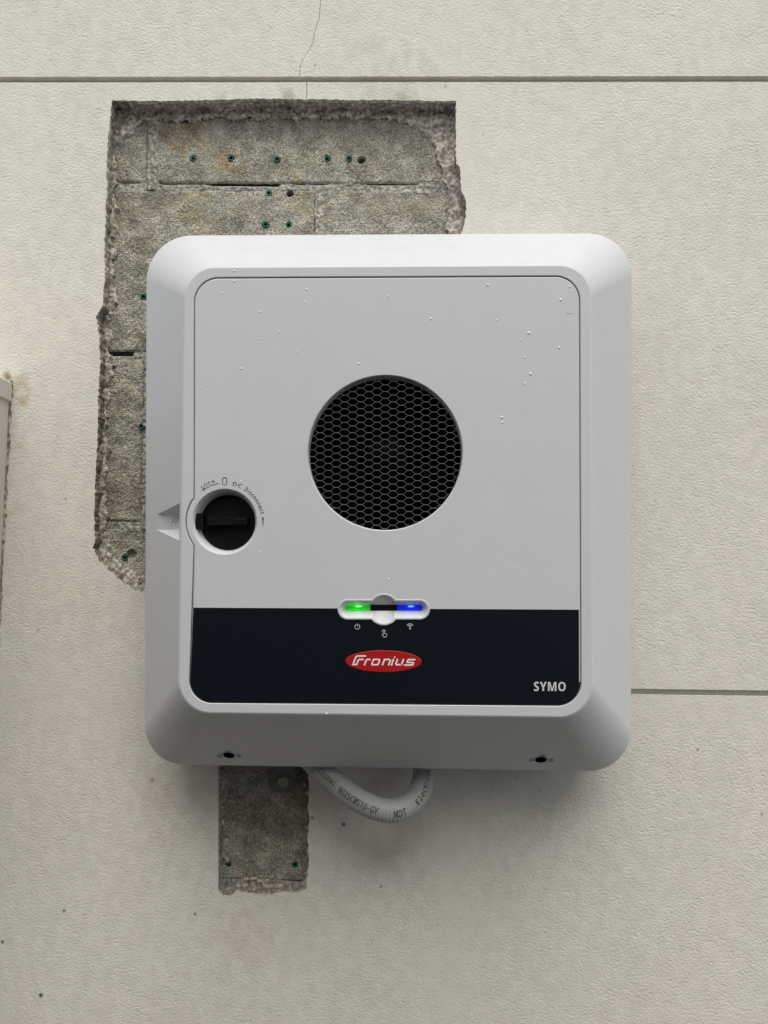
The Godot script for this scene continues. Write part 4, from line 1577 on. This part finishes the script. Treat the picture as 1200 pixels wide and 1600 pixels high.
func build_indicator(inv: Node3D, off: Vector3, Zp: float) -> void:
	var mb := MB.new()
	var zt := Zp + 0.0005
	var zd := Zp - 0.0065
	var f := ring3(indicator_outline(0.0, Zp), Zp)
	var r1 := ring3(indicator_outline(0.0, Zp), Zp + 0.0002)
	var r2 := ring3(indicator_outline(0.8, Zp), zt)
	var r3 := ring3(indicator_outline(3.2, Zp), zt)
	var r4 := ring3(indicator_outline(4.6, Zp), Zp - 0.0006)
	var ctr := Vector3(P(599.6, 952, Zp).x, P(599.6, 952, Zp).y, Zp)
	mb.loft([f, r1, r2, r3, r4], true, ctr - Vector3(0, 0, 0.2))
	# sloping sides down to the slot
	var half := half_indicator(4.6)
	var n := half.size()
	var top := PackedVector3Array()
	var bot := PackedVector3Array()
	var st := PackedVector3Array()
	var sb := PackedVector3Array()
	for i in n:
		var p := half[i]
		top.append(Vector3.ZERO + P(p.x, 952.2 - p.y, Zp - 0.0006)); bot.append(P(p.x, 952.2 + p.y, Zp - 0.0006))
		var tx := clampf((p.x - half[0].x) / (half[n - 1].x - half[0].x), 0.0, 1.0)
		var sx := lerpf(539.0, 660.4, tx)
		var e := 4.8
		var hx := minf(sx - 539.0, 660.4 - sx)
		var hy := e if hx > e else sqrt(maxf(0.0, e * e - (e - hx) * (e - hx)))
		# positions of the slot are fixed in the plane zd
		st.append(P(sx, 949.6 - hy, zd)); sb.append(P(sx, 949.6 + hy, zd))
	for i in n - 1:
		mb.quad(top[i], top[i + 1], st[i + 1], st[i], Vector3(0, -0.6, 0.8))
		mb.quad(bot[i], bot[i + 1], sb[i + 1], sb[i], Vector3(0, 0.6, 0.8))
	part("indicator_bezel", mb, M.plastic, inv, off)
	# the light bar itself, three lengths side by side in the slot
	var slot := func(xa: float, xb: float, z: float, shrink: float) -> MB:
		var m := MB.new()
		var up := PackedVector2Array()
		var dn := PackedVector2Array()
		for k in 41:
			var sx := lerpf(xa, xb, k / 40.0)
			var hx := minf(sx - 538.6, 660.8 - sx)
			var e := 5.2
			var hy := (e if hx > e else sqrt(maxf(0.0, e * e - (e - hx) * (e - hx)))) - shrink
			up.append(xy(P(sx, 949.6 - hy, z))); dn.append(xy(P(sx, 949.6 + hy, z)))
		for k in 40:
			m.quad(Vector3(up[k].x, up[k].y, z), Vector3(up[k + 1].x, up[k + 1].y, z), Vector3(dn[k + 1].x, dn[k + 1].y, z), Vector3(dn[k].x, dn[k].y, z), Vector3.BACK)
		return m
	var lamps := [["green", 538.8, 578.6, "glowing green light at the left of the indicator bar"], ["blue", 620.4, 660.6, "glowing blue light at the right of the indicator bar"]]
	for l in lamps:
		var lens := part("status_light", slot.call(l[1], l[2], zd - 0.0003, 0.0), M[l[0] + "_lens"], inv, off)
		lens.set_meta("label", l[3])
		var hs := MB.new()
		var cx: float = (l[1] + l[2]) * 0.5 + 1.5
		var hp := PackedVector2Array()
		for k in 20:
			hp.append(xy(P(cx + cos(TAU * k / 20) * 5.2, 947.4 - sin(TAU * k / 20) * 1.5, zd)))
		add_fill(hs, scan_fill(edges_of(hp)), zd + 0.0002)
		part("bright_spot", hs, M[l[0] + "_hot"], lens, off)
		var rf := MB.new()
		for q in [[[l[1] + 15.0, 946.2], [l[1] + 13.0, 948.8], [l[1] + 14.0, 951.5], [l[1] + 17.0, 953.2]], [[l[1] + 27.0, 946.2], [l[1] + 28.6, 948.8], [l[1] + 30.0, 951.5]], [[l[1] + 4.0, 953.4], [l[1] + 14.0, 952.0], [l[1] + 24.0, 953.2], [l[1] + 37.0, 952.4]], [[l[1] + 3.0, 946.0], [l[1] + 6.0, 945.3], [l[1] + 36.0, 945.3]]]:
			ribbon(rf, px_line(q, zd), 0.00042, zd - 0.0001, false, 0.0002)
		part("light_streak", rf, M[l[0] + "_edge"], lens, off)
		var lamp := OmniLight3D.new()
		lamp.name = str(l[0]) + "_glow"
		lamp.light_color = Color(0.2, 1.0, 0.25) if l[0] == "green" else Color(0.1, 0.2, 1.0)
		lamp.light_energy = 0.00003
		lamp.light_size = 0.006
		lamp.omni_range = 3.0
		lamp.omni_attenuation = 2.0
		lamp.shadow_enabled = true
		lamp.position = P((l[1] + l[2]) * 0.5, 949.6, zd + 0.0035)
		add_child(lamp)
	var dark := slot.call(578.6, 620.4, zd - 0.0003, 0.0) as MB
	part("sensor_window", dark, M.black, inv, off)

# ------------------------------------------------------------------ things below and beside the inverter
func build_bracket() -> void:
	var at := P(443, 1200, -0.018)
	var br := thing("mounting_bracket", "grey steel bracket tab bolted to the bare block under the inverter's bottom edge", "bracket", at)
	var z := -0.0195
	var pl := MB.new()
	var poly := px_line([[423, 1150], [462, 1150], [462, 1227]], z)
	for k in 9:
		var a := deg_to_rad(k * 90.0 / 8.0)
		poly.append(xy(P(451 + cos(a) * 11.0, 1227 + sin(a) * 11.0, z)))
	for k in 9:
		var a := deg_to_rad(90.0 + k * 90.0 / 8.0)
		poly.append(xy(P(435 + cos(a) * 12.0, 1227 + sin(a) * 11.0, z)))
	var e := edges_of(poly)
	add_fill(pl, scan_fill(e), z)
	for i in poly.size():
		var a := poly[i]
		var b := poly[(i + 1) % poly.size()]
		var mid := (a + b) * 0.5 - xy(P(443, 1200, z))
		pl.quad(Vector3(a.x, a.y, z), Vector3(b.x, b.y, z), Vector3(b.x, b.y, z - 0.004), Vector3(a.x, a.y, z - 0.004), Vector3(mid.x, mid.y, 0.0))
	# the tab bends forward behind the cover
	var tp := P(442.5, 1150, z)
	pl.box(tp + Vector3(0, 0.01, 0.025), Vector3(0.03, 0.004, 0.06), Basis(), 0.0006)
	part("plate", pl, M.steel, br, at)
	var bc := P(443.5, 1219.5, z)
	var ws := MB.new()
	ws.loft([circle3(xy(bc), 0.0096, z, 40), circle3(xy(bc), 0.0096, z + 0.0010, 40), circle3(xy(bc), 0.0090, z + 0.0015, 40), circle3(xy(bc), 0.002, z + 0.0015, 40)], true, bc - Vector3(0, 0, 0.05))
	part("washer", ws, M.steel, br, at)
	var bt := MB.new()
	var hx := func(r: float, zz: float) -> PackedVector3Array:
		var o := PackedVector3Array()
		for k in 6:
			var a := TAU * k / 6.0 + 0.35
			o.append(Vector3(bc.x + cos(a) * r, bc.y + sin(a) * r, zz))
		return o
	var h0: PackedVector3Array = hx.call(0.0074, z + 0.0016)
	var h1: PackedVector3Array = hx.call(0.0074, z + 0.0062)
	var h2: PackedVector3Array = hx.call(0.0058, z + 0.0080)
	for k in 6:
		var k2 := (k + 1) % 6
		var ow := (h0[k] + h0[k2]) * 0.5 - Vector3(bc.x, bc.y, z + 0.0016)
		bt.quad(h0[k], h0[k2], h1[k2], h1[k], ow)
		bt.quad(h1[k], h1[k2], h2[k2], h2[k], ow + Vector3(0, 0, 0.004))
		bt.flat(h2[k], h2[k2], Vector3(bc.x, bc.y, z + 0.0060), Vector3.BACK)
	part("bolt", bt, M.zinc, br, at)

func build_conduit() -> void:
	var R := 0.0132
	var ctrl := [[430, 1140, 0.045], [468, 1171, 0.053], [500, 1201, 0.062], [533, 1231, 0.072], [567, 1254, 0.08], [600, 1266, 0.084], [627, 1264, 0.08], [649, 1248, 0.068], [660, 1224, 0.053], [663, 1197, 0.045], [663, 1150, 0.042]]
	var cv := Curve3D.new()
	var pts := []
	for c in ctrl:
		pts.append(P(c[0], c[1], c[2]))
	for i in pts.size():
		var t: Vector3 = (pts[mini(i + 1, pts.size() - 1)] - pts[maxi(i - 1, 0)]) / 6.0
		cv.add_point(pts[i], -t, t)
	cv.bake_interval = 0.0005
	var L := cv.get_baked_length()
	var frame := func(s: float) -> Array:
		var p := cv.sample_baked(s, true)
		var t := (cv.sample_baked(minf(s + 0.001, L), true) - cv.sample_baked(maxf(s - 0.001, 0.0), true)).normalized()
		var w := CAM_POS - p
		var f := (w - t * w.dot(t)).normalized()
		return [p, t, f, f.cross(t)]
	var at: Vector3 = pts[5]
	var cd := thing("electrical_conduit", "looped grey corrugated conduit with black printing hanging below the inverter", "conduit", at)
	var rings := []
	var n := 36
	var steps := int(L / 0.00055)
	for i in steps + 1:
		var s := L * i / steps
		var fr: Array = frame.call(s)
		var r := R - 0.00058 * (0.5 - 0.5 * cos(TAU * s / 0.0031))
		var ring := PackedVector3Array()
		for k in n:
			var a := TAU * k / n
			ring.append(fr[0] + (fr[2] * cos(a) + fr[3] * sin(a)) * r)
		rings.append(ring)
	var mb := MB.new()
	for i in rings.size() - 1:
		pass
	# normals point away from the line of the tube
	var norm := []
	for i in rings.size():
		var row := PackedVector3Array()
		var c := Vector3.ZERO
		for p in rings[i]:
			c += p / n
		for k in n:
			var du: Vector3 = rings[i][(k + 1) % n] - rings[i][(k - 1 + n) % n]
			var dv: Vector3 = rings[mini(i + 1, rings.size() - 1)][k] - rings[maxi(i - 1, 0)][k]
			var g := du.cross(dv).normalized()
			if g.dot(rings[i][k] - c) < 0:
				g = -g
			row.append(g)
		norm.append(row)
	for i in rings.size() - 1:
		for k in n:
			var j := (k + 1) % n
			mb.tri(rings[i][k], rings[i][j], rings[i + 1][j], norm[i][k], norm[i][j], norm[i + 1][j])
			mb.tri(rings[i][k], rings[i + 1][j], rings[i + 1][k], norm[i][k], norm[i + 1][j], norm[i + 1][k])
	part("tube", mb, M.conduit, cd, at)
	# printing, wrapped on the tube: words between two places given by the photograph
	var mono := font("Droid Sans Mono", 400)
	var nearest := func(px: float, py: float) -> float:
		var best := 0.0
		var bd := 1e9
		for i in 600:
			var s := L * i / 599.0
			var d := to_px(cv.sample_baked(s, true)).distance_to(Vector2(px, py))
			if d < bd:
				bd = d
				best = s
		return best
	var ink := MB.new()
	for word in [["Clipsal", 500, 1208, 526, 1230, -0.06, 0.0061], ["9025CMS10-GY", 531, 1236, 592, 1270, -0.18, 0.0068], ["MDT", 612, 1273, 631, 1272, -0.30, 0.0070], ["Electrical", 645, 1262, 661, 1203, -0.28, 0.0061]]:
		var s0: float = nearest.call(word[1], word[2])
		var s1: float = nearest.call(word[3], word[4])
		var tx: String = word[0]
		var cw := (s1 - s0) / tx.length()
		for ci in tx.length():
			var gg := glyph(tx[ci], mono)
			var t: PackedVector2Array = gg[0]
			for i in range(0, t.size(), 3):
				var v := []
				var nr := []
				for k in 3:
					var s: float = s0 + cw * ci + t[i + k].x / gg[1] * cw
					var h: float = (t[i + k].y - 0.5) * word[6]
					var fr: Array = frame.call(s)
					var a: float = word[5] + h / R
					var o: Vector3 = fr[2] * cos(a) + fr[3] * sin(a)
					v.append(fr[0] + o * (R + 0.00025)); nr.append(o)
				ink.tri(v[0], v[1], v[2], nr[0], nr[1], nr[2])
	part("printing", ink, M.ink, cd, at)

func build_meter_box() -> void:
	var top := P(19.5, 597.5, 0.0)
	var b := Basis(Vector3.BACK, -0.046)
	var at := top + b * Vector3(-0.16, -0.52, 0)
	var mbx := thing("meter_box", "cream metal box edge with overlapping lid and dirty sealant at the photo's left side", "meter box", at)
	var body := MB.new()
	body.box(top + b * Vector3(-0.162, -0.60, 0.11), Vector3(0.320, 1.16, 0.22), b, 0.002)
	part("body", body, M.meter, mbx, at)
	var lid := MB.new()
	lid.box(top + b * Vector3(-0.161, -0.0125, 0.113), Vector3(0.3235, 0.025, 0.226), b, 0.002)
	part("lid", lid, M.meter, mbx, at)
	# sealant bead along the wall
	var rings := []
	var cols := []
	var n := 330
	for i in n + 1:
		var t := float(i) / n
		var ring := PackedVector3Array()
		var cr := PackedColorArray()
		var w := 0.0018 + 0.0012 * n_a.get_noise_2d(t * 700.0, 4.0) + 0.0016 * n_b.get_noise_2d(t * 500.0, 9.0)
		for k in 7:
			var a := PI * k / 6.0
			ring.append(top + b * Vector3(-0.0015 + cos(a) * w + 0.0012 * n_b.get_noise_2d(t * 900.0, 60.0), 0.002 - t * 0.53, sin(a) * 0.0022 - 0.0004))
			var d := clampf(0.55 + 1.6 * n_b.get_noise_2d(t * 1200.0, k * 4.0) + 0.8 * n_a.get_noise_2d(t * 900.0, k * 9.0), 0.0, 1.0)
			cr.append(Color(0.50, 0.47, 0.40).lerp(Color(0.16, 0.13, 0.10), d))
		rings.append(ring); cols.append(cr)
	var se := MB.new()
	se.loft(rings, false, top + Vector3(0, -0.2, -0.3), true, cols)
	part("sealant_bead", se, M.sealant, mbx, at)

func build_drops() -> void:
	# by place: [where, [px, py, size] from the top down]
	var clusters := [["on the frame's top left", [[366, 423, 1.0]]], ["on the panel's upper left", [[366, 439, 1.0], [347, 458, 0.8], [407, 487, 0.9], [436, 518, 0.8], [409, 536, 0.7], [377, 576, 1.0], [314, 605, 0.7]]],
		["above and left of the round grille", [[479, 452, 1.0], [606, 463, 0.8], [476, 472, 0.8], [620, 543, 0.6], [464, 549, 0.8], [560, 568, 1.0]]], ["above and right of the round grille", [[762, 445, 1.2], [700, 470, 0.6], [673, 498, 1.1], [776, 500, 0.7]]],
		["at the panel's upper right corner", [[891, 448, 0.9], [892, 455, 0.7], [876, 468, 1.2]]], ["in the cluster down the panel's right side", [[826, 520, 1.3], [813, 531, 0.8], [874, 543, 1.1], [820, 558, 1.0], [829, 584, 1.35], [820, 599, 1.0]]],
		["right of the round grille", [[784, 652, 1.2], [785, 660, 1.0]]], ["above the black rotary switch", [[380, 747, 0.6], [376, 752, 0.7]]], ["below and right of the black switch", [[405, 862, 0.7], [403, 870, 0.6]]], ["just above the indicator lights", [[607, 905, 0.9], [700, 905, 0.5]]], ["on the frame below the dark strip", [[510, 1115, 1.1]]]]
	var nth := ["topmost", "second from the top", "third from the top", "fourth from the top", "fifth from the top", "sixth from the top", "seventh from the top"]
	var list := []
	for cl in clusters:
		for k in cl[1].size():
			var d: Array = cl[1][k].duplicate()
			d.append("tiny raindrop " + cl[0] + ("" if cl[1].size() == 1 else ", " + nth[k]))
			list.append(d)
	var mb := MB.new()
	var rings := []
	for k in 6:
		var a := PI * 0.5 * k / 5.0
		rings.append(circle3(Vector2.ZERO, maxf(cos(a), 0.01), sin(a) * 0.55, 14))
	mb.loft(rings, true, Vector3(0, 0, -0.4))
	var msh := mb.mesh(M.water)
	for d in list:
		var o := MeshInstance3D.new()
		o.mesh = msh
		o.name = numbered("raindrop")
		var ring := true if (d[1] < 430 or d[1] > 1108) else false
		o.position = P(d[0], d[1], Z_FRONT if ring else Z_FRONT - 0.0004) - Vector3(0, 0, 0.00003)
		o.scale = Vector3.ONE * d[2] * 0.00105
		add_child(o)
		tag(o, d[3], "raindrop", "raindrops on the inverter front")

func build_surroundings() -> void:
	var g := MB.new()
	g.quad(Vector3(-60, 0, 60), Vector3(60, 0, 60), Vector3(60, 0, -0.3), Vector3(-60, 0, -0.3), Vector3.UP)
	var ground := part("ground", g, M.concrete, self)
	tag(ground, "", "", "", "structure")
	# boundary fence of the side passage, behind the photographer: it shades the foot of the wall
	var f := thing("boundary_fence", "dark boarded boundary fence behind the viewer, across the passage", "fence", Vector3(0, 0, FENCE_Z))
	for k in 26:
		var bd := MB.new()
		bd.box(Vector3(-5.5 + k * 0.25 + 0.125, FENCE_H * 0.5, (0.012 if k % 2 else 0.0)), Vector3(0.262, FENCE_H, 0.02), Basis(), 0.002)
		part("board", bd, M.fence, f)
	# its gate closes the passage on the left
	for k in 9:
		var gb := MB.new()
		gb.box(Vector3(-0.9 + (0.012 if k % 2 else 0.0), 0.85, -FENCE_Z + 0.14 + k * 0.235), Vector3(0.02, 1.7, 0.245), Basis(), 0.002)
		part("gate_board", gb, M.fence, f)

const FENCE_Z := 2.1
const FENCE_H := 2.2

func _ready() -> void:
	# camera: square on to the wall but for a small turn and roll, with a raised lens
	var cam := Camera3D.new()
	cam.name = "camera"
	cam_basis = Basis.from_euler(Vector3(0, 0.026, 0.0045))
	cam.transform = Transform3D(cam_basis, CAM_POS)
	var near := 0.05
	cam.set_frustum(1600.0 / FOCAL * near, Vector2((600.0 - AXIS.x) / FOCAL * near, (AXIS.y - 800.0) / FOCAL * near), near, 200.0)
	add_child(cam)
	cam.current = true
	# overcast sky, brighter overhead
	var env := Environment.new()
	env.background_mode = Environment.BG_SKY
	var ps := ProceduralSkyMaterial.new()
	ps.sky_top_color = Color(0.91, 0.96, 1.0)
	ps.sky_horizon_color = Color(0.66, 0.68, 0.70)
	ps.sky_curve = 0.25
	ps.sky_energy_multiplier = 1.0
	ps.ground_bottom_color = Color(0.25, 0.24, 0.23)
	ps.ground_horizon_color = Color(0.45, 0.45, 0.45)
	ps.sun_angle_max = 1.0
	var sky := Sky.new()
	sky.sky_material = ps
	env.sky = sky
	env.tonemap_mode = Environment.TONE_MAPPER_LINEAR
	env.tonemap_exposure = 1.73
	env.sdfgi_enabled = true
	env.ssao_enabled = true
	env.ssil_enabled = true
	var we := WorldEnvironment.new()
	we.name = "environment"
	we.environment = env
	add_child(we)
	var sun := DirectionalLight3D.new()
	sun.name = "veiled_sun"
	sun.light_energy = 0.56
	sun.light_color = Color(1.0, 0.985, 0.96)
	sun.light_angular_distance = 50.0
	sun.shadow_enabled = true
	sun.rotation_degrees = Vector3(-63, 13, 0)
	add_child(sun)

	rng.seed = 4
	make_materials()
	build_surroundings()
	build_wall()
	build_inverter()
	build_conduit()
	build_bracket()
	build_meter_box()
	build_plugs()
	build_drops()
